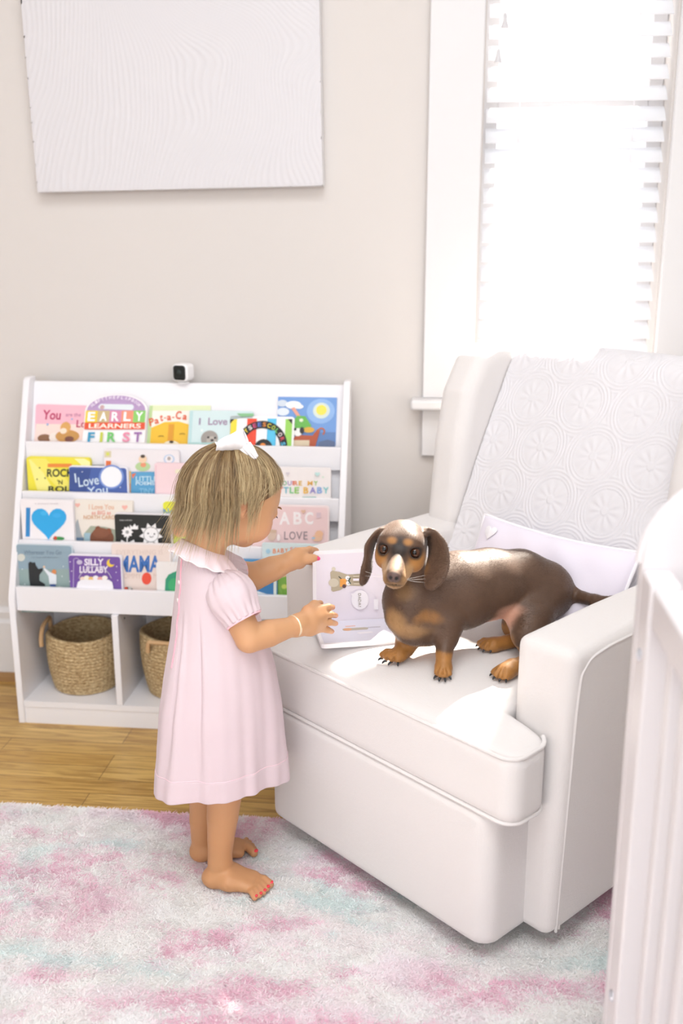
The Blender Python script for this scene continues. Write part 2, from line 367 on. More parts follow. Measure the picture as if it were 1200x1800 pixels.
# ------------------------------------------------------------------ flat printed art
GLY = {}
def glyph_mesh(text, bold=0.0):
    k = (text, bold)
    if k in GLY: return GLY[k]
    cu = bpy.data.curves.new('lettering', 'FONT'); cu.body = text; cu.size = 1; cu.offset = bold; cu.resolution_u = 3
    o = bpy.data.objects.new('lettering', cu); COL.objects.link(o); dg = bpy.context.evaluated_depsgraph_get()
    me = bpy.data.meshes.new_from_object(o.evaluated_get(dg)); V = [(v.co.x, v.co.y) for v in me.vertices]; Fs = [list(p.vertices) for p in me.polygons]
    bpy.data.objects.remove(o); bpy.data.meshes.remove(me)
    xs = [p[0] for p in V]; ys = [p[1] for p in V]; bb = (min(xs), min(ys), max(xs), max(ys)); GLY[k] = (V, Fs, bb); return GLY[k]
def ink(c): return mat('printed_ink', c, .45)
def draw_art(mb, art, M, y0=0.0, step=.00022, post=lambda p: p):
    """art in pixel units of the photo, M maps a pixel to the cover's own plane (x, z)"""
    def poly(pts, col, k):
        mb.add([post((*M(px, py), 0))[:1]+(y0-step*(k+1),)+post((*M(px, py), 0))[1:2] for px, py in pts], [tuple(range(len(pts)))], ink(col))
    for k, e in enumerate(art):
        t = e[0]
        if t == 'c':
            cx, cy, rx, ry, col = e[1:]; poly([(cx+rx*math.cos(2*PI*i/28), cy+ry*math.sin(2*PI*i/28)) for i in range(28)], col, k)
        elif t == 'r': x0, ya, x1, yb, col = e[1:]; poly([(x0, ya), (x1, ya), (x1, yb), (x0, yb)], col, k)
        elif t == 'p': poly(e[1], e[2], k)
        elif t == 'a':
            cx, cy, r0, r1, a0, a1, col = e[1:]; n = max(3, int((a1-a0)/6))
            for i in range(n):
                A = math.radians(a0+(a1-a0)*i/n); B = math.radians(a0+(a1-a0)*(i+1)/n)
                poly([(cx+r0*math.cos(A), cy-r0*math.sin(A)), (cx+r1*math.cos(A), cy-r1*math.sin(A)), (cx+r1*math.cos(B), cy-r1*math.sin(B)), (cx+r0*math.cos(B), cy-r0*math.sin(B))], col, k)
        elif t == 't' or t == 'l':
            txt, cx, cy, w, h, col = e[1:7]; ro = math.radians(e[7]) if len(e) > 7 else 0; bd = e[8] if len(e) > 8 else .02
            V, Fs, bb = glyph_mesh(txt, bd); P_ = []
            for (x, y) in V:
                u = ((x-bb[0])/(bb[2]-bb[0])-.5)*w; v = ((y-bb[1])/(bb[3]-bb[1])-.5)*h
                X, Z = M(cx+u*math.cos(ro)+v*math.sin(ro), cy-(v*math.cos(ro)-u*math.sin(ro))); P_.append((X, y0-step*(k+1), Z))
            mb.add(P_, Fs, ink(col))
def star(cx, cy, r0, r1, n, a=0): return [(cx+(r1 if i % 2 else r0)*math.cos(a+PI*i/n), cy+(r1 if i % 2 else r0)*math.sin(a+PI*i/n)) for i in range(2*n)]
def heart(cx, cy, s): return [(cx+s*16*math.sin(t)**3/16, cy-s*(13*math.cos(t)-5*math.cos(2*t)-2*math.cos(3*t)-math.cos(4*t))/16) for t in [2*PI*i/30 for i in range(30)]]
def rrect(x0, z0, x1, z1, r, n=5):
    out = []
    for cx, cz, a in ((x1-r, z0+r, -90), (x1-r, z1-r, 0), (x0+r, z1-r, 90), (x0+r, z0+r, 180)):
        for i in range(n+1): A = math.radians(a+90*i/n); out.append((cx+r*math.cos(A), cz+r*math.sin(A)))
    return out

# ------------------------------------------------------------------ bookshelf
SX0, SX1, SY0, SY1 = -1.043, -.226, 2.195, 2.428
def slant(z): return SY0+max(0, z-.33)*(.190/.508)
SH = empty('bookshelf', ((SX0+SX1)/2, (SY0+SY1)/2, 0), label='white front-facing kids bookshelf with four tiers and basket cubbies against the wall', cat='bookshelf')
def under(o, root):
    o.parent = root; o.matrix_parent_inverse = Matrix.LocRotScale(root.location, root.rotation_euler, None).inverted(); return o
M_shelf = mat('white_laminate', 'eceaed', .42)
side = [(SY0, 0), (SY0, .33), (SY0+.19, .838), (SY0+.20, .845), (SY1, .845), (SY1, 0)]
for x in (SX0, SX1-.016):
    under(MB().prism(side, 'x', x, x+.016).build('side_panel', M_shelf, bevel=.002), SH)
xi0, xi1 = SX0+.0165, SX1-.0165
bk = MB(); off = .052
bk.prism([(slant(.30)+off, .30), (slant(.833)+.030, .833), (slant(.833)+.040, .833), (slant(.30)+off+.012, .30)], 'x', xi0, xi1); bk.box((xi0, SY1-.006, .06), (xi1, SY1, .30))
under(bk.build('back_panel', M_shelf), SH)
LIPZ = [.694, .578, .465, .358]
for i, z in enumerate(LIPZ):
    y = slant(z); lo = .297 if i == 3 else z-.056
    under(MB().box((xi0, y, lo), (xi1, y+.012, z)).build('front_lip', M_shelf, bevel=.0015), SH)
    if i < 3: under(MB().box((xi0, y+.0122, z-.056), (xi1, y+off+.004, z-.0505)).build('tier_floor', M_shelf), SH)
under(MB().box((xi0, SY0+.0122, .297), (xi1, SY1-.007, .307)).build('box_top', M_shelf), SH)
under(MB().box((xi0, SY0+.002, .045), (xi1, SY1-.007, .060)).build('bottom_board', M_shelf), SH)
under(MB().box((xi0, SY0+.004, .0), (xi1, SY0+.018, .0445)).build('plinth', M_shelf), SH)
DX = [-.787, -.523]
for x in DX: under(MB().box((x, SY0+.002, .0605), (x+.0155, SY1-.007, .2965)).build('divider', M_shelf, bevel=.001), SH)
for x in (DX[0]+.0158, DX[1]+.0158): under(MB().lathe([(.0035, 0), (.003, .001)], (x, SY0+.05, .272), 12, axis='x').build('cam_lock', mat('dark_hole', '55555a', .6)), SH)

M_page = mat('white_board_pages', 'f3f0ee', .6)
def book(tier, x0, x1, top, col, label, art=(), layer=0, rad=.006, border=None, shape=None, rot=0, cat='book', name='board_book', thick=.011, dz=0):
    zl = LIPZ[tier]; yb = slant(zl)+.0126+layer*.0125; zb = (zl-.0503 if tier < 3 else .3073)+dz; tilt = math.radians(15 if tier == 0 else 2.3)
    L = at(x0, top, yb+.005)[0]; mid = (x0+x1)/2
    def M(px, py): q = at(px, py, yb+.004); return (float(q[0]-L), float(q[2]-zb))
    Wd = M(x1, top)[0]; Ht = M(mid, top)[1]
    g = ['books on the top tier of the bookshelf', 'books on the second tier of the bookshelf', 'books on the third tier of the bookshelf', 'books on the bottom tier of the bookshelf'][tier]
    r = empty(name, (L, yb, zb), 0, label=label, cat=cat, group=g); r.rotation_euler = (-tilt, math.radians(rot), 0)
    pl = shape(M) if shape else rrect(0, 0, Wd, Ht, rad)
    mb = MB(); mb.prism(pl, 'y', 0, .0016, mat('book_board', border or col, .35))
    if border:
        b = 2.2/1000*1.0; mb.prism(rrect(0, 0, Wd-b*1.4, Ht-b*1.2, rad), 'y', -.00015, 0, mat('printed_cover', col, .3))
    draw_art(mb, art, M, y0=-.0002)
    mb.build('front_cover', None, r)
    ins = [(p[0]*(1-.004/Wd)+.001, p[1]*(1-.004/Ht)+.001) for p in pl]
    MB().prism(ins, 'y', .0017, thick-.0017).build('page_block', M_page, r)
    MB().prism(pl, 'y', thick-.0016, thick).build('back_cover', mat('book_board', border or col, .35), r)
    return r
# --- top tier (left to right)
book(0, 53, 152, 711, 'efb6c4', 'pink picture book with brown dog, at the left end of the top tier', [
    ('r', 57, 745, 152, 790, 'f5d9cf'), ('t', 'You', 83, 729, 32, 17, 'b5305f'), ('t', 'are the', 121, 728, 27, 7, 'c78ba8'), ('t', 'Lo', 137, 744, 17, 13, 'b5305f'),
    ('c', 75, 770, 12, 7, '8a6247'), ('c', 92, 768, 9, 8, 'efe2d8'), ('c', 115, 766, 21, 11, 'c8934f'), ('c', 110, 751, 9, 10, 'd7a25c'), ('c', 107, 757, 6, 5, 'f0ddc6'), ('c', 119, 771, 8, 5, '7d4c3d'), ('c', 78, 746, 2, 2, '8fb2dc'), ('c', 120, 736, 1.6, 1.6, '8fb2dc')], layer=1, rot=.8)
def handle_shape(M):
    pts = [M(x, 842) for x in (142, 252)]
    arch = [M(197+55*math.cos(t), 722-29*math.sin(t)) for t in [PI*i/20 for i in range(21)]]
    return [pts[0], pts[1]]+arch
book(0, 142, 252, 693, 'f4f1f2', 'first words board book with a purple arched carry handle, top tier', [
    ('p', [(197+52*math.cos(PI*i/20), 722-27*math.sin(PI*i/20)) for i in range(21)], 'b69ac4'), ('p', [(166, 713), (169, 710), (225, 711), (228, 714), (228, 718), (225, 721), (168, 719), (165, 716)], 'dfe6ea'), ('c', 172, 716, 4, 4, 'c9a7a9'),
    *[('r', 144+21.2*i, 722, 144+21.2*(i+1), 743, c) for i, c in enumerate(('e9cb3a', 'c7b184', 'd58bab', 'ee9377', '8bcb68'))],
    *[('t', ch, 154.8+21.2*i, 732.5, 13, 16, 'ffffff', 0, .03) for i, ch in enumerate('EARLY')],
    ('r', 144, 743, 251, 755, 'df5433'), ('t', 'LEARNERS', 198, 749, 92, 8, 'fbeee0'),
    *[('t', ch, x, 768.5, wd, 17, c, 0, .03) for ch, x, wd, c in (('F', 158, 12, '3b97bd'), ('I', 176, 5, 'c4cb4b'), ('R', 194, 15, '6fc36a'), ('S', 220, 13, 'e28aa5'), ('T', 240, 14, '9a6aa9'))],
    *[('l', ch, 197+46*math.cos(a), 722-23*math.sin(a), 4.2, 5.5, 'efe6f2', 72-math.degrees(a)*.8) for ch, a in zip('ALIFTTHEFLAPBOOK', [math.radians(158-136*i/15) for i in range(16)])]], layer=0, shape=handle_shape)
book(0, 256, 365, 712, 'f3efe4', 'picture book with an orange curved title over a yellow sleeping face on the top tier', [
    ('r', 256, 713, 262, 790, 'bcd39a'), ('r', 262, 713, 365, 722, 'dfe7bd'), ('p', [(262+.001, 790), (262, 752), (285, 742), (310, 741), (331, 747), (365, 752), (365, 790)], 'edbd33'),
    *[('l', ch, x, y, w, h, 'de5a33', a) for ch, x, y, w, h, a in (('P', 262, 742, 8.5, 14, -16), ('a', 271, 741, 7.5, 8.5, -12), ('t', 279, 735, 5.5, 11.5, -9), ('-', 285.5, 735, 4, 1.6, -6), ('a', 292.5, 735, 7.5, 8.5, -3), ('-', 300, 734, 4, 1.6, 0), ('C', 309, 730, 10, 14, 3), ('a', 320.5, 734, 7.5, 8.5, 8))],
    ('r', 293, 746, 302, 775, 'dd9a2a'), ('a', 281, 776, 9, 10.2, 60, 120, '8a6a1c'), ('a', 318, 772, 9, 10.2, 60, 120, '8a6a1c'), ('c', 300, 782, 14, 7, 'f1e8cf'), ('c', 300, 777, 4, 2.4, '2b221c')], layer=1)
book(0, 328, 440, 722, 'cfe2e3', 'pale blue picture book with a grey otter face on the top tier', [
    ('r', 328, 723, 334, 800, 'b9d8da'), ('t', 'I', 347, 741, 3, 12, '9a8ca6'), ('t', 'Love', 379, 741, 34, 13, 'a58fa8'), ('c', 366, 771, 15, 14, '9c958f'), ('c', 370, 775, 9, 8, 'b8afa6'), ('c', 364, 769, 2, 2, '2f2b2b'), ('c', 376, 770, 2, 2, '2f2b2b'), ('c', 371, 774, 3, 2.2, '3a3434'),
    ('c', 352, 757, 2, 2, 'eef4f2'), ('r', 330, 778, 440, 795, 'a9cfcb'), ('p', [(412, 727), (442, 727), (442, 732), (420, 733)], '86bd8b')], layer=0, rad=.003)
book(0, 400, 514, 732, 'f5f3f2', 'board book with bold coloured stripes and a black arch of letters, top tier', [
    ('p', [(402, 742), (406, 738), (413, 737), (413, 800), (402, 800)], 'f3da3c'), ('r', 413, 736, 431, 800, 'f7f5f4'), ('r', 431, 736, 448, 800, 'e8482b'), ('r', 467, 736, 483, 800, '55bfe6'), ('p', [(499, 737), (505, 737), (511, 743), (511, 800), (499, 800)], '97d05b'),
    ('p', [(401, 737), (408, 737), (401, 745)], '1e2320'), ('p', [(503, 737), (511, 737), (511, 746)], '1e2320'),
    ('a', 458, 786, 33, 46, 0, 180, '17191a'), ('r', 441, 757, 448, 800, 'e8482b'), ('r', 449, 756, 467, 800, 'f7f5f4'), ('r', 469, 757, 482, 800, '55bfe6'), ('a', 462, 788, 6, 16, 0, 180, '17191a'), ('c', 461, 783, 5, 4, 'e98b35'),
    *[('l', ch, 458+39.5*math.cos(a), 786-39.5*math.sin(a), 6, 7.5, c, 90-math.degrees(a)) for (ch, c), a in zip((('B', 'e8482b'), ('A', '55bfe6'), ('B', 'efe9e4'), ('Y', 'f3da3c'), ('S', 'e9e6e4'), ('E', 'd64a7d'), ('E', '5b7ad0'), ('S', 'e98b35'), ('C', 'e8d43a'), ('O', 'c4d94a'), ('L', '6fc36a'), ('O', 'e9d6d6'), ('R', 'd64a5d'), ('S', '55bfe6')), [math.radians(172-164*i/13) for i in range(14)])]], layer=0)
book(0, 484, 589, 698, '6f9ad6', 'blue picture book with a yellow sun over a wooden boat, top tier right end', [
    ('r', 486, 760, 588, 810, '5e82b8'), ('c', 561, 723, 25, 22, '8fb4e4'), ('c', 562, 722, 15, 14, 'd4e0d8'), ('c', 562, 721, 9.5, 9, 'f4e157'), ('c', 492, 709, 9, 6, 'ced8e4'), ('c', 512, 712, 14, 7, 'eef2f6'), ('c', 494, 724, 11, 7, 'dde5ee'), ('c', 522, 715, 8, 4, 'eef2f6'),
    ('p', [(508, 718), (514, 716), (530, 738), (525, 740)], 'e7a18a'), ('p', [(514, 738), (520, 731), (534, 732), (545, 748), (543, 754), (516, 753)], '67b24d'), ('c', 527, 739, 3.5, 3, 'dfe9cf'), ('c', 541, 756, 10, 5, 'd8a83c'),
    ('p', [(515, 770), (520, 765), (548, 766), (556, 755), (561, 757), (556, 775), (550, 800), (516, 800)], 'b0502c'), ('a', 563, 759, 4.5, 7, -60, 190, 'bf6531'), ('c', 522, 760, 7.5, 7, 'efeeea'), ('c', 517, 755, 2.4, 2.4, '2a2728'), ('c', 529, 757, 4, 6, '2a2728'), ('r', 515, 774, 543, 784, 'd8c7ab'), ('p', [(560, 777), (575, 773), (588, 777), (588, 800), (557, 800)], '5a6a8c')], layer=1, rad=.002)
# --- second tier
book(1, 46, 158, 804, 'ecdf45', 'bright yellow board book with dark rock and roll lettering on the second tier', [
    ('p', [(50, 808), (62, 806), (95, 862), (72, 880)], 'f4ec8c'), ('p', [(52, 806), (80, 806), (125, 850), (115, 870)], 'f0e56a'), ('p', [(130, 806), (148, 806), (158, 812), (158, 830)], 'f6f0a8'), ('r', 84, 815, 126, 821, 'e98a3c'),
    ('t', 'ROCK', 106, 831, 46, 14, '27302a', 0, .025), ('t', "'N", 106, 847, 9, 8, '27302a'), ('t', 'ROLL', 110, 859, 48, 10, '27302a', 0, .025), ('c', 70, 822, 1.2, 1.2, '27302a'), ('c', 66, 842, 1.2, 1.2, '27302a'), ('c', 80, 840, 1.2, 1.2, '27302a')], layer=1, rad=.008)
book(1, 121, 224, 820, '4560a6', 'night blue board book with a large white moon on the second tier', [
    ('p', [(122, 824), (160, 824), (150, 880), (122, 880)], '39508f'), ('c', 196, 838, 22, 21, '7390cf'), ('c', 196, 838, 18.5, 18, 'f1f2f6'), ('t', 'I', 133, 840, 2.6, 16, 'cfe1f2', -8), ('t', 'Love', 156, 845, 36, 17, 'cfe1f2', -8, .01), ('t', 'You', 172, 861, 36, 13, 'cfe1f2', -6, .01),
    ('c', 207, 850, 1, 1, 'e8eefb'), ('c', 212, 856, 1, 1, 'e8eefb'), ('c', 145, 829, .9, .9, 'e8eefb')], layer=0, border='eceaf0')
book(1, 182, 314, 791, 'eae4e6', 'white poem book with a baby above a blue panel on the second tier', [
    ('r', 183, 793, 195, 804, 'd9cfae'), ('c', 189, 798, 3, 3, 'd8dc62'), ('r', 186, 810, 195, 819, 'e0733d'), ('c', 297, 807, 9.5, 8, 'b9cbe3'), ('c', 297, 807, 7, 6.5, 'ece8ea'), ('c', 297, 806, 3, 3.4, 'b1a59f'),
    ('c', 251, 820, 13, 8, 'b6d19a'), ('c', 252, 817, 5, 4, 'e79672'), ('c', 251, 807, 7, 7, 'efcfae'), ('c', 251, 802, 4, 3, '4c4038'), ('r', 224, 828, 231, 880, 'd8b463'), ('c', 228, 857, 6, 8, 'cc8d4c'), ('r', 231, 829, 281, 885, '5aa0cb'), ('p', [(232, 833), (240, 831), (234, 841)], 'e8744a'),
    ('t', 'LITTLE', 258, 841, 37, 9, 'bfe0ee'), ('t', 'POEMS', 256, 849, 33, 6, 'cfe6f1'), ('t', 'TINY', 259, 862, 26, 9, '8ac3df')], layer=1)
book(1, 271, 372, 815, 'efd3d7', 'plain pale pink board book beside the blue panel book on the second tier', [('r', 273, 818, 275, 880, 'e6bfc8'), ('r', 308, 825, 345, 832, 'ece3c8'), ('t', 'baby', 332, 844, 34, 7, 'e6c9c4'), ('a', 336, 868, 18, 21, 20, 160, 'e9dfae')], layer=0)
def round_shape(M): return [M(446+25*math.cos(2*PI*i/26), 812-25*math.sin(2*PI*i/26)) for i in range(14)]+[M(421, 880), M(471, 880)]
book(1, 421, 471, 787, 'e9eef0', 'round topped blue board book just behind the white hair bow', [('c', 446, 812, 22, 22, '7bb7d2'), ('c', 446, 807, 12, 8, '9accdf'), ('t', 'BABY', 450, 820, 26, 9, '5d6aa8'), ('c', 461, 801, 2, 2, 'dfe6b0')], layer=1, shape=round_shape, rad=.004)
book(1, 440, 581, 822, 'efe8e6', 'cream board book with rainbow capital letters at the right end of the second tier', [
    *[('t', ch, x, 849, wd, 8, c) for ch, x, wd, c in (('Y', 492, 7, '6fb7c9'), ('O', 500, 8, '5fae7c'), ('U', 509, 7, 'a78dbf'), ("'", 515, 2, 'd9706a'), ('R', 520, 7, 'e8865a'), ('E', 528, 6, 'e2b64a'), ('M', 545, 9, 'e8b25a'), ('Y', 555, 7, '9bc56b'))],
    *[('t', ch, x, 861, wd, 11, c) for ch, x, wd, c in (('L', 466, 7, '6fb7c9'), ('I', 474, 3, 'e8865a'), ('T', 481, 8, 'c49ac9'), ('T', 493, 9, 'e8705a'), ('T', 503, 9, '6fb7c9'), ('L', 513, 7, '6cc07e'), ('E', 522, 8, '8fc95f'), ('B', 538, 9, 'e9b84e'), ('A', 550, 11, '8c83c4'), ('B', 562, 9, '86a9dc'), ('Y', 573, 10, '7cc7c9'))],
    ('p', heart(558, 833, 4.5), 'bfe0dd'), ('p', heart(506, 832, 3.5), 'd8d0d6'), ('c', 484, 832, 4, 5, 'e0a9a0'), ('c', 568, 838, 1.6, 1.6, 'cfe3cf'), ('r', 532, 872, 556, 880, '8fb6ae')], layer=0)
# --- third tier
book(2, 35, 127, 879, 'efeaec', 'white picture book with one big blue heart on the third tier', [
    ('r', 45.5, 892.5, 53, 943, '2f86c5'), ('p', heart(86, 917, 31), '2ba6e3'), ('c', 77, 902, 6, 4, '3db2ea'), ('c', 100, 906, 7, 4, '39adea'), ('t', 'a picture book', 82, 885.5, 42, 3, 'c9c2c6'), ('c', 104, 946, 10, 3.4, '3f8d4d'), ('c', 98, 945, 3, 3.4, 'c2452f')], layer=0, rad=.001)
book(2, 127, 232, 880, 'ebe3d8', 'cream picture book with a brown bear and two small hearts on the third tier', [
    ('r', 127.5, 881, 130.5, 960, '4f86bb'), ('p', heart(136, 888, 4.5), 'edb3a6'), ('p', heart(219, 892, 5), 'edb3a6'), ('t', 'I Love You', 178, 891, 44, 9, 'e9bfa4'), ('t', 'as BIG as', 178, 901, 34, 7, 'e9a99a'), ('t', 'NORTH CAROLINA', 184, 909, 74, 7, 'dcb18e'),
    ('p', [(131, 945), (134, 918), (137, 912), (140, 925), (144, 940), (150, 952), (131, 955)], 'a3a9ae'), ('p', [(148, 938), (160, 924), (185, 926), (210, 932), (232, 940), (232, 960), (148, 960)], 'a4ab98'), ('r', 149, 936, 160, 955, '9dbcc9'), ('r', 131, 944, 148, 956, '5f7a96'),
    ('c', 180, 945, 21, 17, '7c4a33'), ('c', 173, 929, 5, 5, '7c4a33'), ('c', 192, 933, 5, 5, '8a4f36'), ('c', 178, 936, 14, 9, '86523a')], layer=1, rad=.002)
PT = [('p', star(266, 939, 21, 13.5, 9, .2), 'f2f0f0'), ('c', 266, 939, 13, 12.5, 'f2f0f0'), ('a', 266, 939, 12.4, 13.2, 0, 360, '20211f'), ('c', 261, 937, 1.2, 1.6, '20211f'), ('c', 272, 938, 1.2, 1.6, '20211f'), ('a', 267, 940, 3, 4, 200, 340, '20211f')]
book(2, 201, 301, 903, '1d201f', 'black board book with a white smiling sun on the third tier', [
    ('t', 'baby animals', 221, 914.5, 22, 3, 'b9b9b6'), ('p', star(224, 935, 10.5, 7.5, 9), 'f2f0f0'), ('c', 224, 935, 3, 3, '9a9a98'), ('r', 223, 943, 225, 960, 'e8e6e6'), ('p', [(214, 948), (222, 953), (222, 957), (212, 954)], 'e8e6e6'), ('p', [(236, 948), (226, 953), (226, 957), (238, 954)], 'e8e6e6'),
    ('p', [(229, 930), (229, 922), (233, 926), (237, 920), (240, 925), (243, 923), (243, 930)], 'f2f0f0')]+PT, layer=0, border='e7e3e6')
book(2, 286, 352, 884, 'e2e23a', 'lime yellow board book beside the black sun book, third tier', [('t', 'Nooo', 304, 899, 34, 13, '5f96c0', -6), ('c', 318, 930, 16, 14, 'f0a67f'), ('c', 325, 950, 20, 7, 'cfe06a')], layer=1)
book(2, 440, 578, 889, 'eccfcf', 'dusty pink alphabet board book, right end of the third tier', [
    *[('t', ch, x, 911, wd, 22, 'f5eeee', 0, .035) for ch, x, wd in (('A', 500, 19), ('B', 523, 15), ('C', 543, 15))], *[('t', ch, x, 941, wd, 14, '9a8a90', 0, .005) for ch, x, wd in (('L', 503, 7), ('O', 514, 11), ('V', 526, 11), ('E', 537, 7))],
    ('c', 478, 940, 8, 10, 'd8bfae'), ('r', 470, 931, 486, 936, 'd4b79f'), ('p', heart(533, 899, 4), 'dfb9a0'), ('r', 556, 901, 564, 910, 'd7bfc7'), ('c', 558, 945, 9, 6, 'e8bfa2'), ('c', 561, 938, 7, 6, 'eabb98'), ('c', 551, 945, 3, 2, 'a9bfd6'), ('c', 490, 944, 3, 6, 'f2e7e6')], layer=0, rad=.008, border='f0dedd')
# --- bottom tier
book(3, 28, 127, 957, '8fa6b4', 'grey blue board book with a black bear, left end of the bottom tier', [
    ('r', 24, 1000, 125, 1075, '93a8a6'), ('c', 37, 980, 7, 6.5, 'cfd0c8'), ('t', 'Wherever You Go', 75, 971, 66, 8, '6f8496', 0, .0), ('t', 'my love will find you', 78, 980, 46, 3, '7d909f'),
    ('p', [(50, 990), (53, 987), (58, 989), (62, 988), (63, 993), (68, 1000), (75, 998), (76, 1002), (70, 1010), (70, 1020), (80, 1026), (80, 1032), (55, 1034), (52, 1018)], '22262a'), ('c', 95.5, 1005, 4, 4.5, 'd98b55'), ('p', [(77, 1000), (79, 998), (88, 1005), (100, 1010), (100, 1026), (88, 1026), (86, 1012)], 'e3e8ee'), ('r', 89, 1026, 99, 1040, '3c5a96'), ('c', 78, 996, 2, 2, 'e8c8a8'),
    *[('c', x, y, 1, 1, 'dfe6e6') for x, y in ((40, 1000), (33, 1015), (110, 1012), (45, 1026), (112, 995), (106, 1030))]], layer=1, border='c6d2da', rad=.007)
book(3, 120, 213, 976, '7150a0', 'purple board book with a crescent moon and a toy shelf on the bottom tier', [
    ('t', 'SILLY', 165, 988, 34, 12, 'f0e8f4', 0, .035), ('t', 'LULLABY', 165, 1001, 50, 12, 'f0e8f4', 0, .035), ('c', 194.5, 989.5, 7, 7, 'f1cf49'), ('c', 198, 986.5, 6, 6, '7150a0'), ('a', 134, 986, 4.4, 5.6, 0, 180, 'b8a7cf'), ('r', 129, 985, 130.4, 1050, 'b8a7cf'), ('c', 140, 988, 5, 4, 'c7bcd8'),
    *[('c', x, 1017-(i % 2)*2, 5, 4, c) for i, (x, c) in enumerate(((146, 'f0d8c8'), (153, 'f4efe0'), (161, 'e9c07a'), (169, 'f2eef2'), (177, 'e6a9a2'), (185, 'f4efe8')))], ('p', [(138, 1022), (144, 1018), (192, 1018), (198, 1022), (200, 1030), (202, 1060), (134, 1060), (136, 1030)], 'efedf2'), ('a', 168, 1026, 30, 31, 20, 160, 'd9d3e2'),
    *[('c', x, y, .9, .9, 'efe6f4') for x, y in ((124, 987), (127, 1003), (124, 1021), (205, 1005), (208, 1019), (176, 978), (206, 995))]], layer=0, border='ebe7ee')
book(3, 195, 299, 956, 'ead9d0', 'peach board book with tall blue capitals and a red dot on the bottom tier', [
    ('t', 'EVERYTHING IS', 245, 971, 82, 8, 'dcc8bf', 0, 0), ('t', 'MAMA', 245, 991, 74, 29, '3a6fb8', 0, .03), ('t', 'MOMMY TO ME', 246, 1012, 72, 9, 'd9c3b8', 0, 0), ('c', 258, 1016.5, 8.5, 10.5, 'e8503a'), ('c', 225, 1036, 9, 5, '3a3936'), ('c', 222, 1034, 3, 3, 'e0553f'), ('c', 229, 1033, 3, 3, 'd8d4cf')], layer=1, border='efe6e4', rad=.007)
book(3, 274, 352, 990, 'ece8e6', 'small white board book with a green leaf, lowest and next to the child', [('p', [(290, 1040), (291, 1018), (296, 1010), (304, 1006), (320, 1000), (340, 1004), (350, 1020), (350, 1050), (290, 1050)], '2f9873'), ('c', 306, 1028, 10, 12, '3dab6e')], layer=0, rad=.003)
book(3, 425, 486, 985, '4f93c4', 'deep blue ocean picture book seen under the raised arm on the bottom tier', [('r', 425, 1015, 482, 1070, '3b7db4'), ('p', [(450, 1022), (465, 1010), (480, 1008), (480, 1020), (466, 1022)], '76b4d8'), ('p', [(440, 1048), (452, 1038), (470, 1044), (480, 1052), (440, 1060)], 'dfe7ea'), ('r', 481, 986, 486, 1070, 'dfe9e2')], layer=0, rad=.002)
book(3, 460, 562, 957, 'd4e3e4', 'pale blue board book with orange capitals beside the raised hand on the bottom tier', [
    *[('t', ch, x, y, 5.6, 8, c) for ch, x, y, c in (('B', 482, 969, 'e8854a'), ('A', 489, 968.5, 'e8854a'), ('B', 496, 968, 'e8854a'), ('Y', 503, 968, 'e8854a'), ('S', 512, 966, 'ea9c8a'), ('O', 519, 966, 'ea9c8a'), ('N', 526, 966, 'ea9c8a'), ('G', 533, 966, 'ea9c8a'))], ('c', 471, 969, 4, 4, 'a9d2e6'),
    ('r', 488, 1016, 562, 1070, '8fbf5c'), ('c', 500, 1008, 12, 12, 'eec69a'), ('c', 494, 1007, 1.2, 1.2, '7c5a42'), ('c', 507, 1007, 1.2, 1.2, '7c5a42'), ('p', [(488, 1016), (505, 1012), (520, 1018), (530, 1035), (500, 1050)], '7fb24c'), ('c', 500, 1030, 5, 4, 'c7d66a'), ('c', 511, 1038, 4, 4, '5e9a3d')], layer=1, rad=.003)

# ------------------------------------------------------------------ small camera on top of the shelf
cm = empty('security_camera', (-.642, 2.412, .8335), math.radians(-14), label='small white cube security camera with a black face on top of the bookshelf', cat='camera')
CR = .011
def rcube(name, hx, hy, hz, c, r, m, parent):
    return MB().prism([(p[0]+c[0], p[1]+c[2]) for p in rrect(-hx, -hz, hx, hz, r)], 'y', c[1]-hy, c[1]+hy).build(name, m, parent, bevel=.004)
rcube('housing', .0215, .018, .0215, (0, 0, .027), CR, mat('white_plastic', 'f3f1f2', .35), cm)
rcube('face_plate', .0175, .003, .0185, (-.001, -.0165, .027), .008, mat('black_gloss_plastic', '0d1413', .2), cm)
MB().lathe([(.006, 0), (.006, -.0006), (.0035, -.0012)], (-.001, -.0196, .029), 18, axis='y').build('lens', mat('lens_glass', '26302f', .08), cm)
MB().lathe([(.014, 0), (.014, .003), (.005, .005), (.005, .006)], (0, 0, .0), 20).build('foot', mat('white_plastic', 'f3f1f2', .35), cm)

# ------------------------------------------------------------------ baskets
def straw():
    m = mat('seagrass', 'c0a477', .85); n, l, b = nodes(m); tc = n.new('ShaderNodeTexCoord')
    mp = n.new('ShaderNodeMapping'); mp.inputs['Scale'].default_value = (60, 60, 150); mp.inputs['Rotation'].default_value = (.5, .4, 0); l.new(tc.outputs['Object'], mp.inputs[0])
    t = n.new('ShaderNodeTexNoise'); t.inputs['Scale'].default_value = 2.2; t.inputs['Detail'].default_value = 3; l.new(mp.outputs[0], t.inputs['Vector'])
    cr = n.new('ShaderNodeValToRGB'); cr.color_ramp.elements[0].position = .3; cr.color_ramp.elements[0].color = (*srgb('8b6d43'), 1); cr.color_ramp.elements[1].position = .7; cr.color_ramp.elements[1].color = (*srgb('d9c196'), 1)
    l.new(t.outputs[0], cr.inputs[0]); l.new(cr.outputs[0], b.inputs['Base Color']); return m
M_straw = straw(); M_rope = mat('tan_leather_handle', 'c9a377', .6)
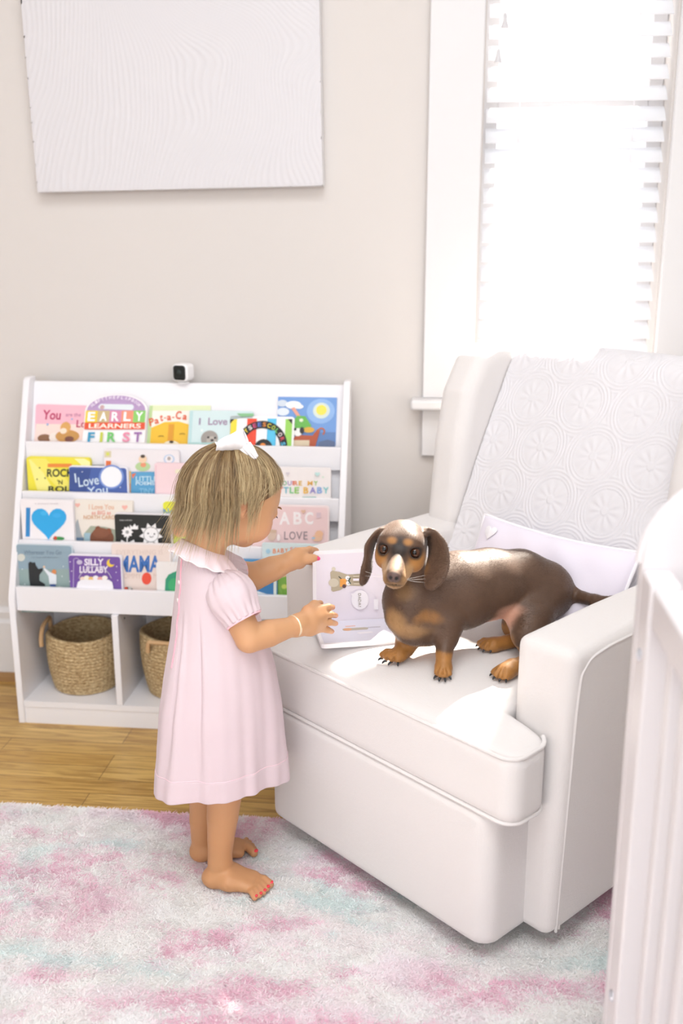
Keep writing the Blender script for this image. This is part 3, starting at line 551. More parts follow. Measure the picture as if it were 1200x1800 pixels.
def basket(x, y, z0, rt, rb, h, label, ha=(200, 330), dz=0):
    r = empty('seagrass_basket', (x, y, z0), 0, label=label, cat='basket', group='seagrass baskets in the shelf cubbies')
    rows = 17; N = 220; prof = []
    V = []; Fs = []; K = rows*6
    for s_ in (0, 1):
        for j in range(K+1):
            t = j/K; rad = (rb+(rt-rb)*(t**.75))+.006*math.sin(PI*t)
            for i in range(N):
                A = 2*PI*i/N; w = abs(math.sin(PI*t*rows)); br = math.sin(A*46+(1 if int(t*rows) % 2 else -1)*math.sin(PI*t*rows)*1.2)
                rr = rad+(.0026*w**.5+.0013*w*br if s_ == 0 else -.008-.001*w); rr += .002*math.sin(A*2+x*9)*t
                V.append((rr*math.cos(A), rr*math.sin(A), t*h+.002*math.sin(A*3+x*5)*t))
    def gi(s_, j, i): return s_*(K+1)*N+j*N+i % N
    for j in range(K):
        for i in range(N): Fs.append((gi(0, j, i), gi(0, j, i+1), gi(0, j+1, i+1), gi(0, j+1, i))); Fs.append((gi(1, j, i+1), gi(1, j, i), gi(1, j+1, i), gi(1, j+1, i+1)))
    for i in range(N): Fs.append((gi(0, K, i), gi(0, K, i+1), gi(1, K, i+1), gi(1, K, i))); Fs.append((gi(0, 0, i+1), gi(0, 0, i), gi(1, 0, i), gi(1, 0, i+1)))
    link('woven_body', npmesh('woven_body', V, Fs), M_straw, r, smooth=True)
    MB().lathe([(rb-.009, .001), (rb-.009, .006)], (0, 0, 0), 40).build('bottom', M_straw, r)
    for a in ha:
        A = math.radians(a); t_ = Vector((-math.sin(A), math.cos(A), 0)); c = Vector((math.cos(A), math.sin(A), 0))
        pts = [c*(rt+.004)+t_*s+Vector((0, 0, zz))+c*o for s, zz, o in ((-.045, h-.03, .001), (-.042, h-.005, .001), (-.030, h+.018+dz, -.002), (0, h+.026+dz*1.4, -.006), (.030, h+.018+dz, -.002), (.042, h-.005, .001), (.045, h-.03, .001))]
        MB().tube(smooth_path(pts, 6), .0055, 8).build('handle', M_rope, r, smooth=True)
    return r
basket(-.905, 2.318, .0605, .093, .077, .150, 'round seagrass basket with its tan handle up in the left cubby of the bookshelf', (186, 20), .0)
basket(-.650, 2.318, .0605, .098, .082, .163, 'round seagrass basket in the second cubby, partly behind the pink dress', (262, 82), -.022)

# ------------------------------------------------------------------ armchair (local frame: x to the right, y to the back)
CH_A = math.radians(48); CV = np.array([math.cos(CH_A), math.sin(CH_A), 0]); CU = np.array([-CV[1], CV[0], 0]); CO = np.array([.078, 1.405, 0])
c0 = CO+CU*.27
AC = empty('armchair', tuple(c0), math.radians(-42), label='white upholstered swivel wing armchair with the dog standing on its seat', cat='armchair')
def chw(X, Y, z): return Vector(c0-CU*X+CV*Y)+Vector((0, 0, z))     # chair frame -> world
def chl(p): q = np.array(p)-c0; return (-float(q@CU), float(q@CV), float(q[2]))
def crown(X, Y):
    a = np.clip(1-np.abs(np.asarray(X)/.345)**4, 0, 1); b = np.clip(1-np.abs((np.asarray(Y)-.25)/.262)**4, 0, 1)
    return .040*a*b
def seat_z(p): l = chl((p[0], p[1], 0)); return .402+float(crown(l[0], l[1]))
def slab_rc(name, poly, plane, a0, a1, r, rc, m, parent, h=.005, fn=None, iters=3):
    """padded slab whose outline is the polygon grown by rc"""
    P_ = np.array(poly, float); ax = {'yz': (1, 2, 0), 'xy': (0, 1, 2)}[plane]; lo = [0]*3; hi = [0]*3
    for j in (0, 1): lo[ax[j]] = P_[:, j].min()-rc-.03; hi[ax[j]] = P_[:, j].max()+rc+.03
    lo[ax[2]] = a0-.03; hi[ax[2]] = a1+.06; S = SDF(lo, hi, h); sl, X = S.sub(lo, hi)
    if fn is not None: X = fn(X.copy())
    d2 = poly_sd(P_, X[..., [ax[0], ax[1]]])-rc; d1 = np.abs(X[..., ax[2]]-(a0+a1)/2)-(a1-a0)/2
    S.D[sl] = round_extrude(d2, d1, r); V, Q = S.mesh(name, iters); return link(name, npmesh(name, V, Q), m, parent, smooth=True)
slab_rc('base', [(-.250, .035), (.250, .035), (.250, .74), (-.250, .74)], 'xy', .048, .290, .012, .034, M_chair, AC)
def cf(X):
    X[..., 2] = X[..., 2]-crown(X[..., 0], X[..., 1])*np.clip((X[..., 2]-.30)/.1, 0, 1); return X
tp = [(-.295, .032), (.295, .032), (.295, .066), (.204, .07), (.204, .47), (-.204, .47), (-.204, .07), (-.295, .066)]
cu = slab_rc('seat_cushion', tp, 'xy', .289, .402, .016, .030, M_chair, AC, fn=cf)
out = []
for cx, cy, a0 in ((.295, .066, 60), (.295, .032, 0), (-.295, .032, -90), (-.295, .066, -180)):
    for i in range(7):
        A = math.radians(a0-90*i/6 if a0 != 60 else a0-60*i/6); out.append((cx+.030*math.cos(A), cy+.030*math.sin(A)))
for zz, fl in ((.399, 1), (.292, 0)):
    pts = [(x*.988, y+.003, zz+(float(crown(x, y)) if fl else 0)) for x, y in out]
    MB().tube(pts, .0036, 8).build('piping', M_chair, cu, smooth=True)
armp = [(.115, .064), (.115, .548), (.30, .556), (.52, .560), (.78, .552), (.78, .064)]
wingp = [(.515, .575), (.530, .74), (.553, .85), (.590, .915), (.64, .932), (.755, .930), (.775, .88), (.775, .575)]
for s in (-1, 1):
    x0, x1 = sorted((s*.236, s*.336))
    def af(X, s=s): X[..., 0] = X[..., 0]-s*.018*np.clip((X[..., 2]-.05)/.5, 0, 1)*np.clip((np.abs(X[..., 0])-.23)/.1, 0, 1); return X
    a_ = slab_rc('arm', armp, 'yz', x0, x1, .022, .015, M_chair, AC, fn=af)
    xo = s*.3345
    for dx, dy in ((0, 0), (-.006, .010)):
        pts = [(xo+s*(dx*.3), .122+dy, .055), (xo+s*(.009+dx*.3), .120+dy, .30), (xo+s*(.0165+dx*.3), .119+dy, .49), (xo+s*(.018+dx*.3), .130+dy, .532-dy), (xo+s*(.018+dx*.3), .17+dy, .548-dy), (xo+s*(.018+dx*.3), .30, .553-dy), (xo+s*(.018+dx*.3), .76, .554-dy)]
        MB().tube(smooth_path(pts, 8), .0026, 6).build('piping', M_chair, a_, smooth=True)
    x0, x1 = sorted((s*.242, s*.332))
    w_ = slab_rc('wing', wingp, 'yz', x0, x1, .030, .022, M_chair, AC)
    ed = [(s*.3225, .497, .60), (s*.3225, .510, .745), (s*.3225, .534, .865), (s*.3225, .577, .932), (s*.3225, .64, .9535), (s*.3225, .75, .9515)]
backp = [(.445, .43), (.51, .545), (.592, .724), (.688, .895), (.715, .915), (.765, .915), (.785, .88), (.785, .40), (.45, .30)]
slab_rc('backrest', backp, 'yz', -.245, .245, .018, .015, M_chair, AC)
rg = MB().lathe([(.262, .0), (.272, .004), (.276, .011), (.272, .019), (.262, .023), (.250, .023), (.242, .011), (.250, .0), (.262, 0)], (0, .38, .022), 64)
sb = rg.build('swivel_ring', M_dark, AC, smooth=True)
MB().lathe([(.07, .024), (.07, .046), (.035, .05), (.035, .052)], (0, .38, 0), 32).box((-.25, .355, .026), (.25, .405, .036)).build('swivel_hub', M_dark, AC)

# quilt over the back
qp = smooth_path([(.428, .452), (.468, .515), (.497, .556), (.577, .728), (.668, .898), (.692, .927), (.735, .9405), (.785, .930), (.806, .89), (.808, .70), (.808, .56)], 16)
qp = np.array([(p[0], p[1]) for p in qp]); sl_ = np.concatenate([[0], np.cumsum(np.linalg.norm(np.diff(qp, axis=0), axis=1))])
ns, nx = 520, 300; S_ = np.linspace(0, sl_[-1], ns); qy = np.interp(S_, sl_, qp[:, 0]); qz = np.interp(S_, sl_, qp[:, 1])
ty = np.gradient(qy, S_); tz = np.gradient(qz, S_); ny, nz_ = -tz, ty
xs = np.linspace(-.2395, .2395, nx); gx, gs = np.meshgrid(xs, S_, indexing='ij')
def medallion(x, y):
    Lx, Ly = .128, .112; best = np.full(x.shape, 9.); bx = np.zeros_like(x); by = np.zeros_like(x)
    for j in range(-2, 9):
        for i in range(-4, 5):
            cx = (i+.5*(j % 2))*Lx-.02; cy = j*Ly*.92+.03; d = np.hypot(x-cx, (y-cy)*.92); m_ = d < best
            best = np.where(m_, d, best); bx = np.where(m_, x-cx, bx); by = np.where(m_, y-cy, by)
    th = np.arctan2(by, bx); r = best
    pet = np.where(r < .040, (np.cos(th*10)*.5+.5)*np.clip(np.sin(np.clip((r-.008)/.032, 0, 1)*PI), 0, 1)+.8*(r < .008), 0)
    ring = np.where(r >= .042, .5+.5*np.cos((r-.042)*2*PI/.0072), 0)
    return pet*.9+ring*.8
hgt = medallion(gx, gs)*.0022+.0012*(fbm(np.stack([gx.ravel()*40, gs.ravel()*40], -1), 5, 2).reshape(gx.shape)-.5)+.003*np.sin(gx*9+gs*5)
o_ = .008+hgt
V = np.stack([gx, qy[None]+ny[None]*o_, qz[None]+nz_[None]*o_], -1).reshape(-1, 3)
ii = (np.arange(nx-1)[:, None]*ns+np.arange(ns-1)[None]).ravel(); Q = np.stack([ii, ii+ns, ii+ns+1, ii+1], -1)
qo = link('quilt', npmesh('quilt', V, Q), M_quilt, None, smooth=True); qo.location = tuple(c0); qo.rotation_euler = (0, 0, math.radians(-42))
tag(qo, 'white embossed medallion quilt draped over the back of the armchair', 'quilt'); so_ = qo.modifiers.new('thick', 'SOLIDIFY'); so_.thickness = .005; so_.offset = -1

# ------------------------------------------------------------------ lumbar pillow
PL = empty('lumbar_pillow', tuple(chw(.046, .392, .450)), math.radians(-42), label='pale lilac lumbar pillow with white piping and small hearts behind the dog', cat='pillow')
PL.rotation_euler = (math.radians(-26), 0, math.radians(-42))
Wp, Hp, Tp = .184, .093, .036; n1, n2 = 90, 56
uu, vv = np.meshgrid(np.linspace(-1, 1, n1), np.linspace(-1, 1, n2), indexing='ij')
ex = uu*Wp*(1-.035*(1-vv**2)); ez = Hp+vv*Hp*(1-.11*(1-uu**2)); th_ = Tp*np.power(np.clip((1-uu**4)*(1-vv**4), 0, 1), .55)
wr = .0042*np.sin(uu*13+vv*7+np.sin(vv*4))*np.abs(vv)**2*(1-uu**6)
V = np.concatenate([np.stack([ex, -th_-wr*(th_ > .004), ez], -1).reshape(-1, 3), np.stack([ex, th_, ez], -1).reshape(-1, 3)])
ii = (np.arange(n1-1)[:, None]*n2+np.arange(n2-1)[None]).ravel(); Q1 = np.stack([ii, ii+n2, ii+n2+1, ii+1], -1); Q = np.concatenate([Q1, Q1[:, ::-1]+n1*n2])
pc = link('pillow_cover', npmesh('pillow_cover', V, Q), M_pillow, PL, smooth=True)
rim = [(ex[i, 0], 0, ez[i, 0]) for i in range(0, n1, 3)]+[(ex[-1, j], 0, ez[-1, j]) for j in range(0, n2, 3)]+[(ex[i, -1], 0, ez[i, -1]) for i in range(n1-1, -1, -3)]+[(ex[0, j], 0, ez[0, j]) for j in range(n2-1, -1, -3)]
MB().tube(rim, .0036, 8, closed=True).build('piping', M_pipe, PL, smooth=True)
def ptd(x, z):
    i = int(np.clip((x/Wp+1)/2*(n1-1), 0, n1-1)); j = int(np.clip((z/Hp)/2*(n2-1), 0, n2-1)); return -th_[i, j]-abs(wr[i, j])
for hx, hz, s in ((.018, .080, .0135), (.052, .077, .0135), (.086, .080, .0135), (-.135, .150, .017)):  # last heart, upper left, stands in for a blown-out sun patch
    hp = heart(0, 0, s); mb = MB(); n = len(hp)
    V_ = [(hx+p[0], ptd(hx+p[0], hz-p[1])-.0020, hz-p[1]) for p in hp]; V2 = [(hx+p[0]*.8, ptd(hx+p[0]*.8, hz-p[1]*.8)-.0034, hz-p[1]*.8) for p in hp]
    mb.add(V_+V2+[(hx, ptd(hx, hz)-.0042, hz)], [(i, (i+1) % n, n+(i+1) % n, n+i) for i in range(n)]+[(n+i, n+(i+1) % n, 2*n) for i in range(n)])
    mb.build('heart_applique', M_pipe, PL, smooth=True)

# ------------------------------------------------------------------ open board book on the seat
hl = Vector((-.243, 1.812, .0)); hz_ = seat_z((-.16, 1.80))+.0015; yw = math.radians(15)
OB = empty('open_board_book', (hl.x, hl.y, hz_), yw, label='open board book held up by the child on the armchair seat', cat='book')
LW, LH, LD = .168, .152, .116
def page_M(px, py):                                       # pixel -> the upright leaf's plane
    d = ray(px, py); nrm = np.array([math.sin(yw), -math.cos(yw), 0]); o = np.array([hl.x, hl.y, hz_])
    t = ((o-CP)@nrm)/(d@nrm); q = CP+d*t-o; return (float(q[0]*math.cos(yw)+q[1]*math.sin(yw)), float(q[2]))
mb = MB(); mb.prism(rrect(0, .004, LW, LH, .007), 'y', 0, .0045, mat('white_board_edge', 'f1edf0', .5)); mb.prism(rrect(.007, .008, LW-.004, LH-.006, .003), 'y', -.0003, 0, mat('printed_page', 'e6dee7', .5))
draw_art(mb, [('c', 586, 1000, 3.6, 3.6, 'd3cbb8'), ('c', 585, 1036, 3.6, 3.6, 'd3cbb8'), ('p', [(580, 1006), (583, 1003), (596, 1005), (610, 1010), (638, 1008), (638, 1030), (610, 1029), (598, 1037), (585, 1040), (582, 1036)], 'b5a88f'),
    ('c', 586, 1024, 9, 7.5, 'cdc4b0'), ('r', 597, 1017, 608, 1031, 'e8a04c'), ('c', 604.5, 1030, 3.4, 3.4, '5b4348'), ('c', 610.5, 1015.5, 4, 4, 'f4f2f2'), ('c', 611.5, 1024.5, 4, 4, 'f4f2f2'), ('c', 611, 1016, .8, .8, '33302e'), ('c', 612, 1025, .8, .8, '33302e'),
    ('p', [(614, 1014), (616, 1015), (613, 1020), (616.5, 1025), (614.5, 1026), (611, 1020)], '2c4a44'), ('p', [(594, 1013), (595, 1012), (600, 1016), (599, 1017)], '33403f'), ('r', 620, 1016, 638, 1020, 'ece6ee'), ('r', 620, 1011, 638, 1013, 'cbc2ad'), ('r', 621, 1024, 638, 1026, 'cbc2ad'),
    ('c', 632, 1053, 15, 17, 'eeeaef'), ('p', [(616, 1042), (624, 1042), (620, 1050)], 'eeeaef'), ('r', 656, 1052, 664, 1070, 'eeeaef'),
    *[('l', ch, 631, 1044+i*5.4-(1.2 if ch == '!' else 0), (1.1 if ch == '!' else 4.4), 5, '8d8470', 90, 0) for i, ch in enumerate('DADA!')]], page_M, y0=-.0004)
mb.build('upright_page', None, OB)
MB().prism(rrect(0.001, .004, LW-.001, LH-.002, .007), 'y', .0055, .0095).build('page_behind', mat('white_board_edge', 'f1edf0', .5), OB)
fl = MB(); fl.prism([(p[0], p[1]) for p in rrect(0, -LD, LW-.022, -.001, .008)], 'z', 0, .0085, mat('white_board_edge', 'f1edf0', .5)); fl.prism([(p[0], p[1]) for p in rrect(.006, -LD+.006, LW-.028, -.003, .003)], 'z', .0085, .0088, mat('printed_page_blue', 'e2e0ec', .5))
def flat(x, y, w, h, c, k): fl.prism([(p[0], p[1]) for p in rrect(x-w/2, y-h/2, x+w/2, y+h/2, min(w, h)*.45, 3)], 'z', .0088, .0089+k*.0001, ink(c))
flat(.075, -.050, .050, .012, 'bdb3a0', 1); flat(.060, -.050, .016, .013, 'e0a878', 2); flat(.068, -.034, .020, .004, 'e6b9a6', 3); flat(.112, -.046, .026, .004, 'c9c5cf', 4); flat(.090, -.072, .03, .008, 'eeeaf0', 5)
fl.build('flat_page', None, OB)

# ------------------------------------------------------------------ shag rug
def rug_colour(P2):
    P2 = P2*np.array([1.0, 1.35]); wx = fbm(P2*3.1+11, 31, 3)-.5; wy = fbm(P2*3.1+47, 37, 3)-.5; W2 = P2+np.stack([wx, wy*.5], -1)*.35
    a = fbm(W2*np.array([7, 12.5])+3, 41, 4); b = fbm(W2*np.array([6, 10])+71, 53, 4); c = fbm(P2*np.array([70, 100]), 61, 2); d = fbm(W2*13+5, 77, 3)
    base = np.array(srgb('fefcfc')); pink = np.array(srgb('fce8ef')); deep = np.array(srgb('f1bfd4')); teal = np.array(srgb('e8f6f5')); cream = np.array(srgb('fefcf8')); soft = np.array(srgb('fef4f8'))
    def st(x, e0, e1): t = np.clip((x-e0)/(e1-e0), 0, 1); return (t*t*(3-2*t))[:, None]
    C = base+(soft-base)*st(d, .42, .6); C = C+(cream-C)*st(b, .35, .5)*.5
    C = C+(teal-C)*st(b+.30*(c-.5), .58, .76)*.8; C = C+(pink-C)*st(a+.55*(c-.5), .50, .72)*.8; C = C+(deep-C)*st(a+.60*(c-.5), .66, .84)*.75
    for (sx_, sy_, r_) in ((-.62, 1.475, .055), (-.60, 1.30, .03), (.02, 1.37, .05), (-.40, 1.62, .05), (.38, 1.42, .05)): C = C+(deep-C)*(np.exp(-(((P2[:, 0]+.12*wx-sx_)/(r_*1.3))**2+((P2[:, 1]/1.35+.10*wy-sy_)/r_)**2)) *np.clip(.35+2.2*(c-.38), 0, 1)*.85)[:, None]
    return C
M_rugb = vcol(mat('rug_backing', 'f0e4e8', .95)); M_rug = vcol(mat('rug_pile', 'f1e4e8', .95)); M_rug.node_tree.nodes['Principled BSDF'].inputs['Sheen Weight'].default_value = .4
def pile_light(m):
    n, l, b = nodes(m); out = n['Material Output']; t = n.new('ShaderNodeBsdfTranslucent'); at_ = [x for x in n if x.bl_idname == 'ShaderNodeAttribute'][0]; l.new(at_.outputs['Color'], t.inputs[0])
    x = n.new('ShaderNodeMixShader'); x.inputs[0].default_value = .35; l.new(b.outputs[0], x.inputs[1]); l.new(t.outputs[0], x.inputs[2]); l.new(x.outputs[0], out.inputs[0])
pile_light(M_rug)
def soft_normal(m):                                       # yarn ends shade like a soft upward surface
    n, l, b = nodes(m); g = n.new('ShaderNodeNewGeometry'); a = n.new('ShaderNodeVectorMath'); a.operation = 'SCALE'; a.inputs['Scale'].default_value = .35
    c = n.new('ShaderNodeVectorMath'); c.operation = 'ADD'; c.inputs[1].default_value = (0, 0, 1); d = n.new('ShaderNodeVectorMath'); d.operation = 'NORMALIZE'
    l.new(g.outputs['Normal'], a.inputs[0]); l.new(a.outputs[0], c.inputs[0]); l.new(c.outputs[0], d.inputs[0]); l.new(d.outputs[0], b.inputs['Normal'])
RX0, RX1, RY0, RY1 = -1.45, 1.0, -.30, 1.800
RG = empty('shag_rug', ((RX0+RX1)/2, (RY0+RY1)/2, 0), label='soft shaggy pink, white and mint rug on the wooden floor', cat='rug')
nx, ny_ = 240, 200; gx, gy = np.meshgrid(np.linspace(RX0, RX1, nx), np.linspace(RY0, RY1, ny_), indexing='ij'); P2 = np.stack([gx.ravel(), gy.ravel()], -1)
V = np.concatenate([np.c_[P2, np.full(len(P2), .0125)+.004*fbm(P2*60, 3, 2)], np.c_[P2, np.full(len(P2), .0005)]])
ii = (np.arange(nx-1)[:, None]*ny_+np.arange(ny_-1)[None]).ravel(); Q1 = np.stack([ii, ii+ny_, ii+ny_+1, ii+1], -1); N0 = nx*ny_; Q = [Q1, Q1[:, ::-1]+N0]
for edge in (np.arange(nx)*ny_, np.arange(nx)*ny_+ny_-1, np.arange(ny_), np.arange(ny_)+(nx-1)*ny_): Q.append(np.stack([edge[:-1], edge[1:], edge[1:]+N0, edge[:-1]+N0], -1))
me = npmesh('backing', V, np.concatenate(Q)); setcol(me, np.tile(rug_colour(P2), (2, 1))); under(link('backing', me, M_rugb, None, smooth=True), RG)
def tufts(x0, x1, y0, y1, n, width, L=.0105):
    X = np.c_[RNG.uniform(x0, x1, n), RNG.uniform(y0, y1, n)]; X[:, 1] = np.where(X[:, 1] > RY1-.004, RY1-.004, X[:, 1])
    cl = fbm(X*np.array([38, 46]), 91, 2); an = 2*PI*fbm(X*14, 97, 2)*2.2+RNG.normal(0, 1.3, n); le = L*(.85+.3*cl)*RNG.uniform(.8, 1.2, n); lean = RNG.uniform(.8, 1.5, n)
    dx = np.c_[np.cos(an), np.sin(an)]; p0 = np.c_[X, np.full(n, .0125)]; k = 4; P_ = np.zeros((n, k, 3))
    for j in range(k):
        t = j/(k-1); P_[:, j, :2] = p0[:, :2]+dx*(le*lean*t**1.6)[:, None]+RNG.normal(0, .0010, (n, 2))*t; P_[:, j, 2] = p0[:, 2]+le*(.8*t-.32*lean*t*t)
    w = width*RNG.uniform(.7, 1.25, n); prof = np.array([1, 1.0, .85, .25]); side_ = np.c_[-dx[:, 1], dx[:, 0], RNG.normal(0, .12, n)]; side_ /= np.linalg.norm(side_, axis=1)[:, None]
    A = P_-side_[:, None]*w[:, None, None]*prof[None, :, None]; B = P_+side_[:, None]*w[:, None, None]*prof[None, :, None]
    V = np.stack([A, B], 2).reshape(-1, 3); b_ = (np.arange(n)[:, None]*k+np.arange(k-1)[None])*2; Q = np.stack([b_, b_+1, b_+3, b_+2], -1).reshape(-1, 4)
    C = np.repeat(np.clip(rug_colour(X)*(1+RNG.normal(0, .035, (n, 1))), 0, 1), k*2, axis=0); return V, Q, C
tv = [tufts(-1.02, .62, 1.18, RY1+.002, 380000, .0012), tufts(RX0, RX1, RY0, 1.18, 110000, .002), tufts(RX0, -1.02, 1.18, RY1, 22000, .0016), tufts(.62, RX1, 1.18, RY1, 14000, .0016)]
n0 = 0; VV = []; QQ = []; CC = []
for V, Q, C in tv: VV.append(V); QQ.append(Q+n0); CC.append(C); n0 += len(V)
me = npmesh('pile', np.concatenate(VV), np.concatenate(QQ)); setcol(me, np.concatenate(CC)); pile = under(link('pile', me, M_rug), RG); pile['kind'] = 'stuff'

# ------------------------------------------------------------------ crib in the right foreground
M_crib = mat('white_crib_paint', 'dad5d7', .35)
CX, CY = .232, 1.128
CB2 = empty('crib', (CX+.35, CY-.55, 0), label='white slatted baby crib with an arched headboard in the right foreground', cat='crib')
def cp(mb, name, m=M_crib, bevel=.004): return under(mb.build(name, m, None, bevel=bevel), CB2)
cp(MB().box((CX, CY-.058, 0), (CX+.034, CY-.004, .795)), 'post')
cp(MB().box((CX+.70, CY-.058, 0), (CX+.734, CY-.004, .795)), 'post')
cp(MB().box((CX, CY-1.28, 0), (CX+.034, CY-1.226, .795)), 'post'); cp(MB().box((CX+.70, CY-1.28, 0), (CX+.734, CY-1.226, .795)), 'post')
hw_ = .367; arch = [(CX, .12)]+[(CX+hw_-hw_*math.cos(t)*1.0, .800+.175*math.sin(t)) for t in [PI*i/44 for i in range(45)]]+[(CX+2*hw_, .12)]
cp(MB().prism(arch, 'y', CY-.003, CY+.019), 'headboard')
rimp = [(p[0], p[1]) for p in arch[1:-1]]
cp(MB().tube([(p[0], CY+.008, p[1]) for p in rimp], .0065, 8), 'headboard_cap', bevel=0)
for x in (CX+.003, CX+.703):
    cp(MB().box((x, CY-1.226, .745), (x+.044, CY-.058, .790)), 'top_rail'); cp(MB().box((x, CY-1.226, .14), (x+.028, CY-.058, .20)), 'bottom_rail')
    for i in range(16):
        y = CY-.058-.062-i*.0685; cp(MB().box((x+.006, y-.022, .2005), (x+.020, y, .7415)), 'slat', bevel=.003)
arch2 = [(CX, .12)]+[(CX+hw_-hw_*math.cos(t), .70+.12*math.sin(t)**.62) for t in [PI*i/30 for i in range(31)]]+[(CX+2*hw_, .12)]
cp(MB().prism(arch2, 'y', CY-1.305, CY-1.281), 'footboard')
for z in (.70, .235):
    cp(MB().lathe([(.0075, 0), (.0075, -.001), (.006, -.003), (.0028, -.0031), (.0024, -.0018)], (CX, CY-.031, z), 20, axis='x'), 'bolt', M_metal, bevel=0)

# ------------------------------------------------------------------ the child
M_skin = vcol(mat('skin', 'd9a67e', .5)); b_ = M_skin.node_tree.nodes['Principled BSDF']; b_.inputs['Subsurface Weight'].default_value = .12; b_.inputs['Subsurface Radius'].default_value = (.012, .005, .003); b_.inputs['Subsurface Scale'].default_value = 1.0
A3 = lambda px, py, y: np.array(at(px, py, y))
Hc = np.array([-.355, 1.620, .752])
HB = basis((.76*math.cos(math.radians(28)), .65*math.cos(math.radians(28)), -math.sin(math.radians(28))))      # rows right, up, forward
def hd(r, u, f): return Hc+HB[0]*r+HB[1]*u+HB[2]*f
fb = np.array([.75, .66, 0]); rb = np.array([.66, -.75, 0])
S = SDF((-.56, 1.48, .0), (-.13, 1.86, .86), .0022)
# head
S.ell(Hc, (.0675, .078, .083), .01, HB); S.ell(hd(0, .010, .030), (.056, .052, .048), .02, HB)
S.ell(hd(0, -.040, .030), (.050, .038, .046), .02, HB)
for s in (-1, 1): S.ell(hd(s*.030, -.036, .047), (.030, .029, .030), .014, HB)
S.ell(hd(0, -.066, .056), (.019, .014, .018), .014, HB)
S.cap(hd(0, -.004, .080), hd(0, -.022, .090), .006, .008, .012); S.ell(hd(0, -.025, .091), (.011, .0075, .008), .006, HB)
for s in (-1, 1):
    S.ell(hd(s*.026, -.006, .090), (.014, .009, .010), .012, HB, mode='s'); S.ell(hd(s*.026, -.006, .0735), (.0135, .0105, .0095), .004, HB)
S.ell(hd(0, -.043, .082), (.013, .0045, .0065), .004, HB); S.ell(hd(0, -.050, .080), (.011, .0045, .0065), .004, HB); S.ell(hd(0, -.0465, .0885), (.013, .0011, .004), .002, HB, mode='s')
for s in (-1, 1):
    c = hd(s*.066, -.014, -.012); S.ell(c, (.0075, .019, .0125), .006, HB); S.ell(hd(s*.0735, -.012, -.010), (.0045, .0125, .0075), .004, HB, mode='s'); S.ell(hd(s*.067, -.029, -.006), (.005, .007, .006), .004, HB)
# neck and trunk
S.chain([hd(0, -.035, -.020), (-.404, 1.602, .650), (-.400, 1.602, .600)], [.040, .033, .040], .02)
S.ell((-.393, 1.607, .565), (.062, .052, .055), .03, np.array([rb, (0, 0, 1), fb])); S.ell((-.388, 1.610, .47), (.066, .075, .062), .03, np.array([rb, (0, 0, 1), fb])); S.ell((-.392, 1.608, .36), (.068, .062, .062), .03, np.array([rb, (0, 0, 1), fb]))
# near arm
sh = np.array([-.354, 1.563, .590]); el = A3(438, 1123, 1.550); wr = A3(522, 1099, 1.610)
S.chain([(-.392, 1.600, .598), sh, sh*.5+el*.5, el, el*.6+wr*.4, wr], [.035, .030, .0260, .0240, .0235, .0155], .012, .0015)
def hand(wrist, knuckles, tips, rpalm, rf, mids=None):
    pc = sum(knuckles)/len(knuckles)
    for i, k in enumerate(knuckles):
        w0 = wrist+(k-pc)*.45; S.chain([w0, w0*.45+k*.55, k], [.0115, rpalm, rf*1.18], .010)
    for i, (k, t) in enumerate(zip(knuckles, tips)):
        m = mids[i] if mids else (k+t)/2
        S.chain([k, m, t], [rf*1.08, rf*1.0, rf*.82], .0015)
kn = [A3(566, 1069, 1.655), A3(569, 1081, 1.650), A3(568, 1093.5, 1.648), A3(564, 1105, 1.648)]
tp_ = [A3(585, 1067.5, 1.680), A3(590, 1082, 1.678), A3(590, 1096, 1.676), A3(583, 1110, 1.674)]
md_ = [A3(577, 1066.5, 1.663), A3(581, 1080, 1.659), A3(580, 1094, 1.657), A3(575, 1107, 1.657)]
hand(wr, kn, tp_, .0105, .0062, md_)
th0 = A3(540, 1074, 1.635); S.chain([th0, A3(552, 1063, 1.660), A3(563, 1060, 1.676)], [.0105, .0075, .0058], .006)
# far arm and hand holding the corner of the page
sh2 = np.array([-.432, 1.655, .592]); el2 = A3(446, 1013, 1.735); wr2 = A3(512, 986, 1.770)
S.chain([(-.40, 1.615, .598), sh2, el2, el2*.5+wr2*.5, wr2], [.035, .031, .0265, .0235, .0165], .012, .0015)
kn2 = [A3(534, 968, 1.790), A3(538, 973, 1.802), A3(538, 980, 1.812), A3(536, 987, 1.820)]
md2 = [A3(544, 965, 1.806), A3(549, 971, 1.826), A3(549, 979, 1.832), A3(547, 988, 1.836)]
tp2 = [A3(556, 967, 1.836), A3(562, 974, 1.840), A3(562, 982, 1.844), A3(560, 990, 1.848)]
hand(wr2, kn2, tp2, .0105, .0060, md2)
thumb2 = A3(557, 981, 1.789); S.chain([A3(524, 985, 1.775), A3(540, 983, 1.778), A3(549, 981, 1.783), thumb2], [.0125, .0080, .0068, .0055], .006)
